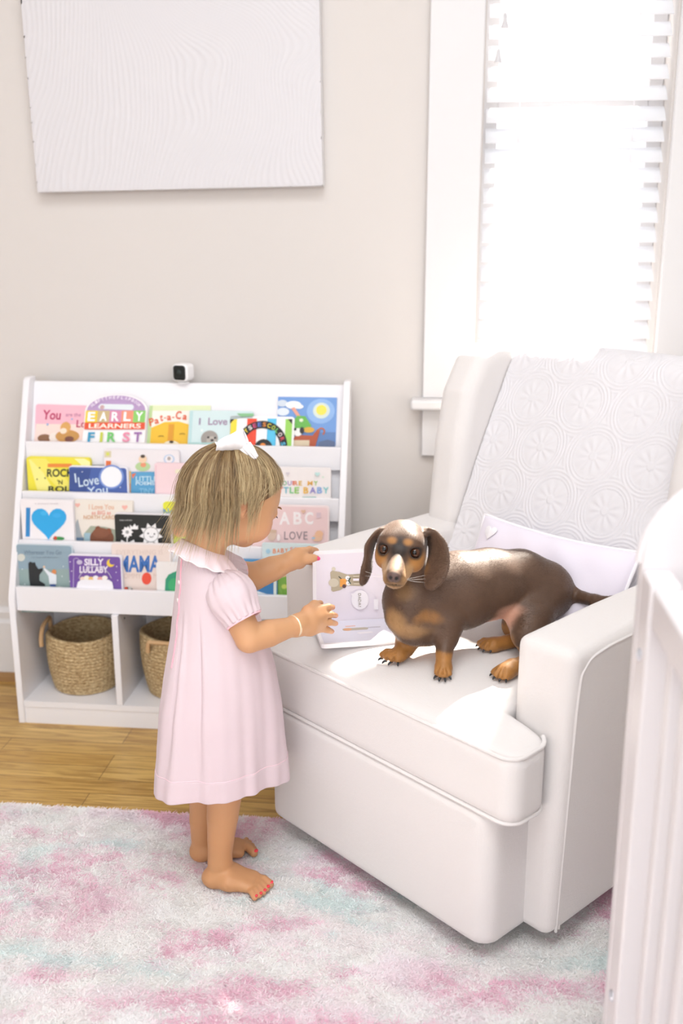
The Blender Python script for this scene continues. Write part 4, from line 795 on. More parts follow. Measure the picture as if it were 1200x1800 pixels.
# legs and feet
G = .016
S.chain([(-.375, 1.585, .33), (-.383, 1.578, .25), A3(394, 1400, 1.577), A3(391, 1436, 1.577), A3(388, 1475, 1.577), A3(386, 1512, 1.577)], [.050, .042, .0310, .0285, .0245, .0215], .012, .0015)
S.chain([(-.405, 1.622, .33), (-.425, 1.645, .25), A3(358, 1400, 1.652), A3(356, 1440, 1.652), A3(355, 1470, 1.654), A3(355, 1492, 1.655)], [.050, .040, .0275, .0250, .0210, .0190], .012, .0015)
def foot(heel, ball, toes, ank, s=1.0):
    heel = np.array(heel); ball = np.array(ball); S.ell(heel+[.003, 0, .0150*s], (.0175*s, .0165*s, .0155*s), .010); S.cap(ank, heel+[.012, 0, .020], .0190*s, .0160*s, .012)
    ax = ball-heel; ax /= np.linalg.norm(ax); w = np.array([-ax[1], ax[0], 0])
    for q, rr in ((-.017, .0120), (0, .0145), (.016, .0145)):
        S.chain([heel+ax*.012+w*q*.35+[0, 0, .017], heel*.5+ball*.5+w*q*.85+[0, 0, .019], ball+w*q+[0, 0, .0115]], [.0150*s, .0150*s, rr*s*.82], .012)
    for i, (t, r) in enumerate(zip(toes, (.0088, .0068, .0063, .0060, .0058))):
        k = ball+w*(.0175-.0088*i)+ax*(.004-.002*i)+[0, 0, .010]; t = np.array(t); S.chain([k, k*.4+t*.6+[0, 0, .0035], t], [r*.95*s, r*.92*s, r*s], .0022)
toesN = [atz(p[0], p[1], G+.010) for p in ((473, 1554), (468.5, 1561.5), (462.5, 1568), (455.5, 1573.5), (447.5, 1578))]
foot((-.408, 1.574, G), (-.328, 1.572, G), toesN, A3(388, 1518, 1.577))
toesF = [atz(p[0], p[1], G+.010) for p in ((446, 1499), (443, 1492), (438, 1487), (432, 1483), (426, 1480))]
tf0 = toesF[0]; foot((-.450, 1.652, G), (-.374, 1.676, G), [tf0, tf0+[-.002, .012, 0], tf0+[-.008, .023, 0], tf0+[-.015, .033, 0], tf0+[-.023, .042, 0]], A3(355, 1495, 1.655), .95)
V, Q = S.mesh('child_body', 3)
me = npmesh('person', V, Q)
base = np.array(srgb('cc9a70')); C = np.tile(base, (len(V), 1)); rosy = np.array(srgb('e09a7c'))
def blush(c, r, col, k):
    global C
    w_ = np.exp(-((V-np.array(c))**2).sum(1)/r**2)[:, None]*k; C = C*(1-w_)+col*w_
for s in (-1, 1): blush(hd(s*.036, -.035, .065), .022, rosy, .7); blush(hd(s*.068, -.014, -.01), .016, rosy, .5)
blush(hd(0, -.0465, .085), .010, np.array(srgb('cf7b72')), .9)
for q in tp_+tp2+toesN+[th0]: blush(q, .010, rosy, .5)
leg_shade = np.clip((.30-V[:, 2])/.2, 0, 1)[:, None]; C = C*(1-leg_shade*.5)+np.array(srgb('ae7a4e'))*leg_shade*.6; setcol(me, C)  # skin colour darkened down the legs to stand in for shade
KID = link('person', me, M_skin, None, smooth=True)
tag(KID, 'toddler in a pale pink dress standing barefoot at the armchair holding a page', 'person')
def kid(o): o.parent = KID; return o
def ellm(name, c, r, m, parent=KID, ax=None, n=16):
    mb = MB(); V = []; Fs = []
    A = np.array(ax) if ax is not None else np.eye(3)
    for j in range(1, n):
        for i in range(2*n):
            q = np.array([math.sin(PI*j/n)*math.cos(PI*i/n)*r[0], math.sin(PI*j/n)*math.sin(PI*i/n)*r[1], math.cos(PI*j/n)*r[2]]); V.append(tuple(np.array(c)+q@A))
    for j in range(n-2):
        for i in range(2*n): Fs.append((j*2*n+i, (j+1)*2*n+i, (j+1)*2*n+(i+1) % (2*n), j*2*n+(i+1) % (2*n)))
    Fs.append(tuple(range(2*n-1, -1, -1))); Fs.append(tuple(range((n-2)*2*n, (n-1)*2*n)))
    mb.add(V, Fs); o = mb.build(name, m, None, smooth=True); o.parent = parent; return o
M_eye = mat('eye_white', 'f2efec', .15); M_lash = mat('dark_lashes', '3b2a20', .6)
for s in (-1, 1):
    ellm('eye', hd(s*.026, -.008, .0738), (.0105, .0085, .0098), mat('eye_iris', '4b3526', .1), ax=HB, n=10)
    pts = [hd(s*.026+x, -.0095-.22*abs(x)+.002, .0835-abs(x)*.16) for x in np.linspace(-.011, .011, 7)]; kid(MB().tube(pts, [.0005, .0009, .0012, .0013, .0012, .0009, .0005], 6).build('eyelashes', M_lash, smooth=True))
    pts = [hd(s*.027+x, .008-.10*abs(x), .0845-abs(x)*.30) for x in np.linspace(-.014, .014, 7)]; kid(MB().tube(pts, [.0005, .0013, .0017, .0018, .0016, .0011, .0004], 6).build('eyebrow', mat('light_brow', 'a98662', .7), smooth=True))
M_nail = mat('coral_red_polish', 'e8404c', .15)
for t, r in zip(toesN, (.0052, .0038, .0034, .0032, .003)): ellm('toenail', t+np.array([.0035, -.0008, .0052]), (r*.9, r, .0022), M_nail, n=7)
ellm('toenail', toesF[0]+np.array([.004, -.0006, .0055]), (.005, .005, .0024), M_nail, n=7)
ellm('thumbnail', thumb2+np.array([.002, -.0048, .0006]), (.0050, .0018, .0042), mat('hot_pink_polish', 'e0447c', .15), n=8)

# dress
M_dress = fabric('pale_pink_cotton', 'ebdadf', 1400, .10, .15); M_pinkpipe = mat('pink_piping', 'efb0bd', .7)
def clothmat(m, w=.25, col=(.92, .76, .80, 1)):
    n, l, b = nodes(m); out = n['Material Output']; t = n.new('ShaderNodeBsdfTranslucent'); t.inputs[0].default_value = col; x = n.new('ShaderNodeMixShader'); x.inputs[0].default_value = w
    l.new(b.outputs[0], x.inputs[1]); l.new(t.outputs[0], x.inputs[2]); l.new(x.outputs[0], out.inputs[0])
clothmat(M_dress)
prof = np.array([(.646, .036, .036, -.404, 1.602), (.638, .040, .038, -.403, 1.602), (.625, .054, .045, -.399, 1.604), (.605, .064, .054, -.395, 1.607), (.575, .069, .062, -.391, 1.609), (.54, .074, .071, -.388, 1.611), (.50, .080, .080, -.385, 1.612),
                 (.44, .086, .096, -.382, 1.612), (.36, .092, .111, -.383, 1.614), (.27, .094, .119, -.384, 1.616), (.180, .095, .127, -.385, 1.618)])
nz2, nt = 230, 360; zz = np.linspace(.646, .180, nz2); P5 = [np.interp(-zz, -prof[:, 0], prof[:, i]) for i in range(1, 5)]
P5 = [np.convolve(np.pad(p, 6, mode='edge'), np.ones(13)/13, mode='valid') for p in P5]
T = np.linspace(0, 2*PI, nt, endpoint=False); Zg, Tg = np.meshgrid(zz, T, indexing='ij')
amp = np.clip((.60-Zg)/.42, 0, 1)
fold = 1.35*amp**.9*(.030*np.sin(5*Tg+.6+.9*Zg*4)+.018*np.sin(9*Tg+2.1)+.012*np.sin(14*Tg+.4-5*Zg)+.007*np.sin(23*Tg+1))
th_pl = math.atan2(-.62, -.78)                            # direction of the back pleat
for a0, wd, dp in ((math.radians(232), .055, .055), (math.radians(262), .035, .03)):
    dd = (Tg-a0+PI) % (2*PI)-PI; fold = fold-dp*np.exp(-(dd/wd)**2)*np.clip((.56-Zg)/.05, 0, 1)*np.clip((Zg-.25)/.2, 0, 1)+dp*.7*np.exp(-((dd-wd*1.8)/wd)**2)*np.clip((.56-Zg)/.05, 0, 1)*np.clip((Zg-.2)/.25, 0, 1)
wrk = (fbm(np.stack([Tg.ravel()*9/PI, Zg.ravel()*22], -1), 12, 3).reshape(Tg.shape)-.5)*.018; wrk *= np.clip(np.minimum(Tg, 2*PI-Tg)/.3, 0, 1)
gath = .010*np.cos(Tg*52)*np.exp(-((Zg-.632)/.010)**2)
rs = 1+fold+wrk+gath; cx_, sx_ = np.cos(Tg), np.sin(Tg)
# T=0 is +x world, so the ellipse is built along fb / rb
df = cx_*fb[0]+sx_*fb[1]; dr = cx_*rb[0]+sx_*rb[1]
rad = 1/np.sqrt((df/P5[1][:, None])**2+(dr/P5[0][:, None])**2)*rs+.0009*(Zg < .232)
Xg = P5[2][:, None]+rad*cx_; Yg = P5[3][:, None]+rad*sx_; lift = (.014+.016*np.clip(cx_, 0, 1)**2+.028*np.clip(-sx_, 0, 1))*np.clip((.34-Zg)/.16, 0, 1); tiltz = .020*(-df)*np.clip((Zg-.60)/.046, 0, 1)
V = np.stack([Xg, Yg, Zg+lift+tiltz], -1).reshape(-1, 3)
I, J = np.meshgrid(np.arange(nz2-1), np.arange(nt), indexing='ij'); Q = np.stack([I*nt+J, (I+1)*nt+J, (I+1)*nt+(J+1) % nt, I*nt+(J+1) % nt], -1).reshape(-1, 4)
DR = link('dress', npmesh('dress', V, Q), M_dress, KID, smooth=True); md = DR.modifiers.new('cloth', 'SOLIDIFY'); md.thickness = .0022; md.offset = 1
def dsurf(z, T0, off=.0):
    i = int(np.clip((.646-z)/(.646-.180)*(nz2-1), 0, nz2-1)); j = int(round((T0 % (2*PI))/(2*PI)*nt)) % nt; p = V[i*nt+j]; n = np.array([math.cos(T0), math.sin(T0), 0]); return p+n*off
VD = V.copy()
def dsurf(z, T0, off=.0):
    i = int(np.clip((.646-z)/(.646-.180)*(nz2-1), 0, nz2-1)); j = int(round((T0 % (2*PI))/(2*PI)*nt)) % nt; n = np.array([math.cos(T0), math.sin(T0), 0]); return VD[i*nt+j]+n*off
TB = math.radians(222)
o = MB().tube([dsurf(z, TB+.02*math.sin(z*150)*(1 if z > .5 else .4), .0030) for z in np.linspace(.636, .455, 60)], .0013, 6).build('placket_piping', M_pinkpipe, DR, smooth=True)
for z in (.628, .602, .572):
    c = dsurf(z, TB-.07, .0035); ellm('button', c, (.0042, .0042, .0016), mat('pearl_button', 'f3e6e6', .2), DR, ax=basis((math.cos(TB), math.sin(TB), 0)), n=8)
hb = MB(); hb.tube([dsurf(.2335, a, .0026) for a in np.linspace(0, 2*PI, 181)[:-1]], .0006, 5, closed=True); hb.build('hem_stitching', mat('hem_thread', 'f4d4dc', .8), DR)
# collar: ruffled, white with a pink edge
nc, nr = 240, 12; T = np.linspace(0, 2*PI, nc, endpoint=False); Vc = []; edge = []
for j in range(nr):
    t = j/(nr-1)
    for a in T:
        d = np.array([math.cos(a), math.sin(a), 0]); f_ = d@fb; r_ = d@rb; R = .0355+t*(.0195+.006*abs(r_)+.0010*math.cos(a*15)*t); zc = .656-.018*f_-.020*t**1.4-.006*t*abs(r_)+.0016*math.cos(a*15)*t**2-.006*f_*t+.004*(1-t)
        Vc.append(np.array([-.4035, 1.602, zc])+d*R)
        if j == nr-1: edge.append(Vc[-1])
I, J = np.meshgrid(np.arange(nr-1), np.arange(nc), indexing='ij'); Q = np.stack([I*nc+J, (I+1)*nc+J, (I+1)*nc+(J+1) % nc, I*nc+(J+1) % nc], -1).reshape(-1, 4)
M_collar = mat('pink_white_cotton', 'fbe7eb', .8); cl = link('collar', npmesh('collar', Vc, Q), M_collar, DR, smooth=True); md = cl.modifiers.new('cloth', 'SOLIDIFY'); md.thickness = .0024
MB().tube(edge, .0013, 6, closed=True).build('collar_edging', mat('white_edging', 'fbf4f5', .8), cl, smooth=True)
# sleeves
def sleeve(a, b, rs_, t0, t1, name='sleeve'):
    a = np.array(a); b = np.array(b); ax = b-a; L = np.linalg.norm(ax); ax /= L; B = basis(ax, (0, 0, 1) if abs(ax[2]) < .9 else (1, 0, 0)); V = []; n1_, n2_ = 44, 150
    for i in range(n1_):
        t = i/(n1_-1); s = t0+(t1-t0)*t; r = np.interp(t, np.linspace(0, 1, len(rs_)), rs_)
        g = (math.exp(-((t-0)/.28)**2)+math.exp(-((t-1)/.25)**2)); 
        for k in range(n2_):
            A = 2*PI*k/n2_; rr = r*(1+.062*g*math.cos(A*17+2*t)+.028*math.cos(A*8+1.3+t*1.5)*math.sin(PI*t)+.02*math.sin(A*5+t*3)*math.sin(PI*t)); V.append(a+ax*s*L+(B[0]*math.cos(A)+B[1]*math.sin(A))*rr)
    I, J = np.meshgrid(np.arange(n1_-1), np.arange(n2_), indexing='ij'); Q = np.stack([I*n2_+J, (I+1)*n2_+J, (I+1)*n2_+(J+1) % n2_, I*n2_+(J+1) % n2_], -1).reshape(-1, 4)
    o = link(name, npmesh(name, V, Q), M_dress, DR, smooth=True); md = o.modifiers.new('cloth', 'SOLIDIFY'); md.thickness = .0018; md.offset = 1
    ring = [a+ax*t1*L+(B[0]*math.cos(A)+B[1]*math.sin(A))*rs_[-1]*1.005 for A in np.linspace(0, 2*PI, 61)[:-1]]
    MB().tube([p+ax*.001 for p in ring], .0022, 6, closed=True).build('sleeve_band', mat('band_pink', 'f6ccd6', .8), o, smooth=True)
s0 = np.array([-.366, 1.572, .612]); s1 = A3(431, 1094, 1.548)
sleeve(s0, s1, (.016, .031, .0385, .0415, .0415, .038, .0335, .0305), -.10, .93)
sleeve((-.415, 1.640, .605), el2, (.018, .032, .038, .040, .037, .033, .030), -.05, .62)

# bracelet
ax = (wr-el)/np.linalg.norm(wr-el); B = basis(ax); c = wr-ax*.006
kid(MB().tube([c+(B[0]*math.cos(A)*.0182+B[1]*math.sin(A)*.0182)+ax*.003*math.cos(A) for A in np.linspace(0, 2*PI, 49)[:-1]], .0019, 8, closed=True).build('bracelet', mat('pale_gold_bangle', 'f0d9b8', .25, Metallic=.35), smooth=True))

# hair
UPW = np.array([0, 0, 1.0]); fh = np.array([.76, .65, 0]); rh = np.array([.65, -.76, 0])
def scalp(al, ph, off=0.0):                               # al: angle from the top, ph: azimuth from the face direction (+ towards her right)
    d = np.cos(al)[..., None]*UPW+np.sin(al)[..., None]*(np.cos(ph)[..., None]*fh+np.sin(ph)[..., None]*rh)
    q = d@HB.T; R = 1/np.sqrt((q[..., 0]/.0675)**2+(q[..., 1]/.078)**2+(q[..., 2]/.083)**2); return Hc+d*(R+off)[..., None], d
def al_end(ph): return np.radians(np.interp(np.abs(np.degrees(ph)), [0, 25, 45, 60, 74, 84, 94, 106, 114, 180], [80, 82, 85, 90, 93, 88, 84, 88, 100, 104]))
n1, n2 = 40, 120; t, P_ = np.meshgrid(np.linspace(0, 1, n1), np.linspace(-PI, PI, n2, endpoint=False), indexing='ij'); pt, _ = scalp(t*al_end(P_), P_, .0045)
I, J = np.meshgrid(np.arange(n1-1), np.arange(n2), indexing='ij'); Qc = np.stack([I*n2+J, (I+1)*n2+J, (I+1)*n2+(J+1) % n2, I*n2+(J+1) % n2], -1).reshape(-1, 4); Vc = pt.reshape(-1, 3)
N, K = 9000, 20; ph0 = RNG.uniform(-PI, PI, N); ph0 = np.concatenate([ph0[:int(N*.8)], RNG.uniform(.5, 2.9, N-int(N*.8))])
clump = np.round(ph0*26)/26; sgn = np.sign(ph0); a0 = RNG.uniform(.02, .95, N)**.8; ae = al_end(ph0)
dg0 = np.abs(np.degrees(ph0)); free = dg0 > 56; earz = (dg0 > 80) & (dg0 < 108); ae = ae*RNG.uniform(.90, 1.03, N)
L = np.where(free, RNG.uniform(.0, .030, N)+np.where(RNG.random(N) < .20, RNG.uniform(.01, .055, N), 0), 0.0); L = np.where(earz, RNG.uniform(0, .006, N), L); thin = (dg0 > 56) & (dg0 <= 74); L = np.where(thin, np.where(RNG.random(N) < .08, RNG.uniform(.02, .055, N), RNG.uniform(0, .010, N)), L)
al0 = RNG.uniform(.03, .28, N)+np.where(RNG.random(N) < .45, RNG.uniform(0, .9, N), 0)*ae*.9
off = RNG.uniform(.004, .0125, N); cstr = RNG.uniform(.3, .8, N)
ms = math.radians(100); Pst = np.zeros((N, K, 3)); R0 = RNG.uniform(.00022, .00042, N)
total = np.maximum(ae-al0, .08)*.08+L
for j in range(K):
    s = j/(K-1); dist = s*total; arc = np.maximum(ae-al0, .08)*.08; al = al0+np.minimum(dist, arc)/.08
    drift = np.where(free, .34, .0)*s+np.clip((80-np.abs(np.degrees(ph0)))/80, 0, 1)*.50*(al/1.5)**1.5
    ph = ph0*(1-cstr*s*.8)+clump*cstr*s*.8; ph = ph+sgn*drift*np.where(np.abs(ph0) < 1.6, 1, .0)
    p, d = scalp(al, ph, off*np.sin(np.clip(al, 0, 1.6))**.3+.001); ex = np.maximum(dist-arc, 0)
    out_ = d*np.array([1, 1, 0]); back = np.clip(-np.cos(ph), 0, 1)
    p = p+out_*(ex*(.10+.28*back))[:, None]*(1+.3*np.sin(clump*40))[:, None]+np.outer(ex, (0, 0, -1.0))+fh[None]*(-.12*ex)[:, None]
    Pst[:, j] = p+(RNG.normal(0, .0006, (N, 3)) if j else 0)+np.stack([np.sin(clump*57+s*5), np.cos(clump*31+s*4), 0*s+0*clump], -1)*.0018*s
fly = (RNG.random(N) < .07) & free; amp_ = fly*RNG.uniform(.004, .016, N); Pst += (np.linspace(0, 1, K)**2)[None, :, None]*amp_[:, None, None]*(np.array([-.7, -.1, .1])+RNG.normal(0, .5, (N, 1, 3)))
for _ in range(1): Pst[:, 1:-1] = .5*Pst[:, 1:-1]+.25*(Pst[:, :-2]+Pst[:, 2:])
prof = np.interp(np.linspace(0, 1, K), [0, .1, .8, 1], [.7, 1, .9, .2]); Vh, Qh = tris_from_strips(Pst, R0[:, None]*prof[None])
dark = np.array(srgb('5c432a')); mid = np.array(srgb('85653e')); gold = np.array(srgb('e3cc9f')); g_ = np.clip(fbm(np.stack([ph0*7+50, ph0*0+3], -1), 8, 2)+RNG.normal(0, .15, N), 0, 1)
cc = np.where(g_[:, None] < .5, dark+(mid-dark)*(g_[:, None]*2), mid+(gold-mid)*(g_[:, None]*2-1)); tipc = np.linspace(0, 1, K)[None, :, None]
Ch = cc[:, None]*(1-.45*tipc**1.5)+gold*.45*tipc**1.5; Ch = np.repeat(Ch[:, :, None], 3, axis=2).reshape(-1, 3)
me = npmesh('hair', np.concatenate([Vc, Vh]), np.concatenate([Qc, Qh+len(Vc)])); setcol(me, np.concatenate([np.tile(np.array(srgb('6a4e30')), (len(Vc), 1)), Ch]))
M_hair = vcol(mat('dark_blonde_hair', 'a9875c', .38)); HR = link('hair', me, M_hair, KID, smooth=True)

# bow
M_bow = mat('white_grosgrain', 'f6f5f8', .7); KB = np.array([-.344, 1.606, .838])
def ribbon(name, pts, wv, w, parent):
    P_ = np.array(smooth_path(pts, 8)); n = len(P_); V = []; m = 9; wv = np.array(smooth_path(wv, 8)); ww = np.array([x[0] for x in smooth_path([(q, 0, 0) for q in w], 8)])
    for i in range(n):
        v = wv[i]/np.linalg.norm(wv[i])
        for k in range(m): u = k/(m-1)-.5; V.append(P_[i]+v*u*ww[i]+np.array([0, 0, .0012*math.sin(k*2.2+i*.3)]))
    I, J = np.meshgrid(np.arange(n-1), np.arange(m-1), indexing='ij'); Q = np.stack([I*m+J, (I+1)*m+J, (I+1)*m+J+1, I*m+J+1], -1).reshape(-1, 4)
    o = link(name, npmesh(name, V, Q), M_bow, parent, smooth=True); md = o.modifiers.new('t', 'SOLIDIFY'); md.thickness = .0012; return o
BW = ellm('bow', A3(416, 792, 1.606), (.0085, .0075, .0075), M_bow, HR, n=10)
def patch(name, c, bulge, m=M_bow, nu=26, nv=16, curl=0.0):     # c: four corners TL, TR, BR, BL; bulges along a vector, a folded piece of ribbon
    c = [np.array(q) for q in c]; V = []; bulge = np.array(bulge)
    for i in range(nu):
        u = i/(nu-1)
        for j in range(nv):
            v = j/(nv-1); p = (c[0]*(1-u)+c[1]*u)*(1-v)+(c[3]*(1-u)+c[2]*u)*v
            V.append(p+bulge*math.sin(PI*v)**.8*(.55+.45*math.sin(PI*u))+np.array([0, 0, 1])*curl*math.sin(PI*u*2+.6)*(1-v)+.0008*np.array([0, -1, 0])*math.sin(u*21+v*4))
    I, J = np.meshgrid(np.arange(nu-1), np.arange(nv-1), indexing='ij'); Q = np.stack([I*nv+J, (I+1)*nv+J, (I+1)*nv+J+1, I*nv+J+1], -1).reshape(-1, 4)
    o = link(name, npmesh(name, V, Q), m, BW, smooth=True); md = o.modifiers.new('t', 'SOLIDIFY'); md.thickness = .0012; return o
K_ = lambda px, py, y: A3(px, py, y)
patch('bow_loop', (K_(384, 776, 1.578), K_(425, 752, 1.585), K_(437, 788, 1.596), K_(379, 799, 1.590)), (0, -.012, .002), curl=.001)
patch('bow_loop', (K_(388, 775, 1.625), K_(427, 754, 1.632), K_(440, 789, 1.622), K_(390, 797, 1.615)), (0, .010, .002))
patch('bow_fold', (K_(384, 776, 1.578), K_(425, 752, 1.585), K_(427, 754, 1.632), K_(388, 775, 1.625)), (0, 0, -.008))
patch('bow_tail', (K_(420, 790, 1.592), K_(440, 777, 1.588), K_(454, 801, 1.590), K_(447, 811, 1.594)), (0, -.004, .002), curl=.001)
patch('bow_tail', (K_(378, 777, 1.600), K_(392, 783, 1.600), K_(398, 793, 1.605), K_(383, 788, 1.598)), (0, -.003, .001))

# ------------------------------------------------------------------ the dachshund
M_dog = vcol(mat('dachshund_coat', '5c4432', .5)); b_ = M_dog.node_tree.nodes['Principled BSDF']; b_.inputs['Sheen Weight'].default_value = .25; b_.inputs['Sheen Roughness'].default_value = .4; b_.inputs['Specular IOR Level'].default_value = .42
DH = A3(706, 958, 1.640); fdv = np.array([-.07, -.995, -.02]); rl = math.radians(4)
DB = basis(fdv, (math.sin(rl), 0, math.cos(rl))); DB = np.array([-DB[0], DB[1], DB[2]])       # rows: viewer right, up, forward
def dh(x, u, f): return DH+DB[0]*x+DB[1]*u+DB[2]*f
G = SDF((-.17, 1.50, .425), (.42, 1.90, .735), .0020)
G.ell(dh(0, .005, -.006), (.0425, .0365, .046), .01, DB)
for s in (-1, 1):
    G.ell(dh(s*.019, .013, .022), (.017, .014, .017), .014, DB); G.ell(dh(s*.024, -.018, .014), (.019, .022, .028), .016, DB)
G.cap(dh(0, -.013, .026), dh(0, -.030, .078), .0225, .0175, .016); G.cap(dh(0, -.003, .030), dh(0, -.0215, .086), .0115, .0085, .012)
G.cap(dh(0, -.032, .026), dh(0, -.041, .074), .0155, .0100, .012)
for s in (-1, 1): G.cap(dh(s*.013, -.030, .050), dh(s*.0085, -.0345, .079), .012, .0095, .008)
G.ell(dh(0, -.0245, .0935), (.0108, .0088, .0072), .003, DB)
for s in (-1, 1): G.ell(dh(s*.0052, -.0255, .1005), (.0021, .0027, .0035), .0015, DB, mode='s')
G.ell(dh(0, -.0325, .1), (.0007, .005, .006), .0015, DB, mode='s'); G.cap(dh(-.016, -.0410, .078), dh(0, -.0385, .0945), .0014, .0014, .002, mode='s'); G.cap(dh(.016, -.0410, .078), dh(0, -.0385, .0945), .0014, .0014, .002, mode='s')
for s in (-1, 1): G.ell(dh(s*.0262, .0005, .0345), (.0098, .0090, .0085), .004, DB, mode='s')
# ears: flat flaps with their own fold
def ear(path, wid, wdir, thick):
    n = len(path)
    pp = smooth_path(path, 5); ww = [x[0] for x in smooth_path([(q, 0, 0) for q in wid], 5)]; wd = smooth_path(wdir, 5)
    for i in range(len(pp)):
        t = pp[min(i+1, len(pp)-1)]-pp[max(i-1, 0)]; t = t/np.linalg.norm(t); w_ = np.array(wd[i])-t*(np.array(wd[i])@t); w_ /= np.linalg.norm(w_); nn = np.cross(t, w_)
        G.ell(pp[i], (ww[i], thick, .0085), .004, np.array([w_, nn, t]))
ear([dh(-.032, .022, -.010), A3(663, 937, 1.640), A3(651, 957, 1.642), A3(647, 981, 1.638), A3(643, 1004, 1.632), A3(638, 1022, 1.628)], [.012, .016, .019, .019, .018, .010],
    [(.5, .86, 0), (.45, .9, 0), (.40, .92, 0), (.25, .95, .1), (.42, .9, 0), (.45, .9, 0)], .0034)
ear([dh(.032, .022, -.012), A3(755, 936, 1.648), A3(768, 958, 1.640), A3(771, 985, 1.626), A3(765, 1010, 1.614), A3(755, 1029, 1.608)], [.012, .016, .021, .0235, .0225, .012],
    [(.75, -.66, 0), (.72, -.7, 0), (.72, -.68, .1), (.80, -.6, .15), (.85, -.5, .15), (.85, -.5, .15)], .0034)
# neck, trunk
C_ = {k: A3(*v) for k, v in dict(neck=(722, 1012, 1.672), low=(722, 1058, 1.662), stern=(722, 1092, 1.650), sho=(765, 1045, 1.690), rib=(805, 1038, 1.712), mid=(860, 1026, 1.745), loin=(912, 1019, 1.775), rump=(955, 1034, 1.792)).items()}
G.chain([dh(0, -.012, -.030), C_['neck'], C_['low']], [.033, .036, .042], .016)
G.cap(C_['low'], C_['stern'], .044, .037, .02); G.chain([C_['low'], C_['sho'], C_['rib'], C_['mid'], C_['loin'], C_['rump']], [.044, .060, .069, .0635, .0545, .053], .02)
G.ell(A3(745, 1105, 1.672), (.048, .040, .030), .02); G.ell(A3(975, 1045, 1.800), (.034, .034, .036), .02)
for x0, y0, d0 in ((700, 1088, 1.640), (752, 1092, 1.635)): G.ell(A3(x0, y0, d0), (.022, .016, .020), .012)
seatz = lambda px, py: atz(px, py, .446)
def paw(c, tips, r=.0150, kk=.006):
    c = np.array(c); G.ell(c+[0, 0, .002], (r*1.02, r*1.05, r*.85), .008)
    for t in tips:
        t = np.array(t); d = t-c; d[2] = 0; L = np.linalg.norm(d); d /= L; G.chain([c+d*L*.25+[0, 0, .004], c+d*(L-.014)+[0, 0, .0035], c+d*(L-.0055)+[0, 0, -.001]], [.0085, .0080, .0066], .0022)
    for a_, b__ in zip(tips[:-1], tips[1:]):
        q = (np.array(a_)+np.array(b__))/2; d = q-c; d[2] = 0; G.cap(c+d*.55+[0, 0, .0115], q+d*.10+[0, 0, .004], .0006, .0016, .003, mode='s')
SZ = lambda p: seat_z(p)
def onseat(px, py, h):
    p = atz(px, py, .44); 
    for _ in range(3): p = atz(px, py, seat_z(p)+h)
    return np.array(p)
pawA = onseat(779, 1177, .0135); tipsA = [onseat(x, y, .007) for x, y in ((764, 1190), (772, 1194), (782, 1194.5), (791, 1191))]
G.chain([A3(768, 1068, 1.665), A3(783, 1095, 1.652), A3(784, 1122, 1.640), A3(780, 1150, 1.618), pawA+[0, .004, .006]], [.042, .031, .0185, .0120, .0125], .012); paw(pawA, tipsA)
pawB = onseat(700, 1153, .0135); tipsB = [onseat(x, y, .007) for x, y in ((667, 1158), (674, 1163), (684, 1166), (699, 1167))]
G.chain([A3(722, 1105, 1.680), A3(716, 1125, 1.680), A3(711, 1140, 1.675), pawB+[.004, .004, .006]], [.036, .0200, .0140, .0125], .014); paw(pawB, tipsB)
pawC = onseat(889, 1181, .0130); tipsC = [onseat(x, y, .007) for x, y in ((863, 1185), (868, 1191), (878, 1195), (889, 1196))]
G.chain([A3(945, 1048, 1.775), A3(930, 1085, 1.725), A3(926, 1115, 1.690), A3(936, 1160, 1.700), pawC+[.012, .012, .004], pawC], [.052, .040, .0265, .0150, .0125, .0135], .016); paw(pawC, tipsC)
pawD = onseat(866, 1134, .0125); tipsD = [onseat(x, y, .007) for x, y in ((838, 1134), (842, 1139), (850, 1143), (862, 1144))]
hkD = onseat(922, 1121, .017)
G.chain([A3(938, 1050, 1.820), A3(914, 1085, 1.810), A3(906, 1100, 1.790), hkD, pawD], [.046, .032, .0235, .0135, .0125], .014); paw(pawD, tipsD, .0135)
G.chain([A3(985, 1038, 1.800), A3(1008, 1046, 1.790), A3(1045, 1056, 1.745), A3(1080, 1056, 1.715), A3(1113, 1047, 1.700)], [.018, .0130, .0100, .0075, .0040], .010)
V, Q = G.mesh('dog', 3); me = npmesh('dachshund', V, Q)
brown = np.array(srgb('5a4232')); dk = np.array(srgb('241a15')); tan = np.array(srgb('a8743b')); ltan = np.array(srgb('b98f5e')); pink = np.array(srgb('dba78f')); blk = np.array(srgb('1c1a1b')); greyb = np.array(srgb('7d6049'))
C = np.tile(brown, (len(V), 1)); nz3 = (vnoise(V[:, [0, 2]]*140+50, 4)-.5)+(vnoise(V[:, [1, 2]]*60+80, 5)-.5)
nzl = (vnoise(V[:, [0, 2]]*45+20, 14)-.5)+(vnoise(V[:, [1, 2]]*45+60, 15)-.5)
HL = (V-DH)@DB.T; hx, hu, hf = HL[:, 0], HL[:, 1], HL[:, 2]; head = np.exp(-np.clip(np.linalg.norm(HL/np.array([.05, .055, .08])-np.array([0, -.1, .3]), axis=1)-1, 0, 9)*12)
def sst(x, a, b): t = np.clip((x-a)/(b-a), 0, 1); return t*t*(3-2*t)
def mixc(w_, col):
    global C
    w_ = np.clip(w_, 0, 1)[:, None]; C = C*(1-w_)+col*w_
def spot(c, r, col, k=1.0, soft=.35, sq=(1, 1, 1)):
    d = np.linalg.norm((V-np.array(c))/np.array(sq), axis=1)/r+nz3*.12+nzl*.45; mixc((1-sst(d, 1-soft, 1+soft))*k, col)
def hspot(c, r, col, k=1.0, soft=.35):
    d = np.linalg.norm((HL-np.array(c))/np.array(r), axis=1)+nz3*.10; mixc((1-sst(d, 1-soft, 1+soft))*k, col)
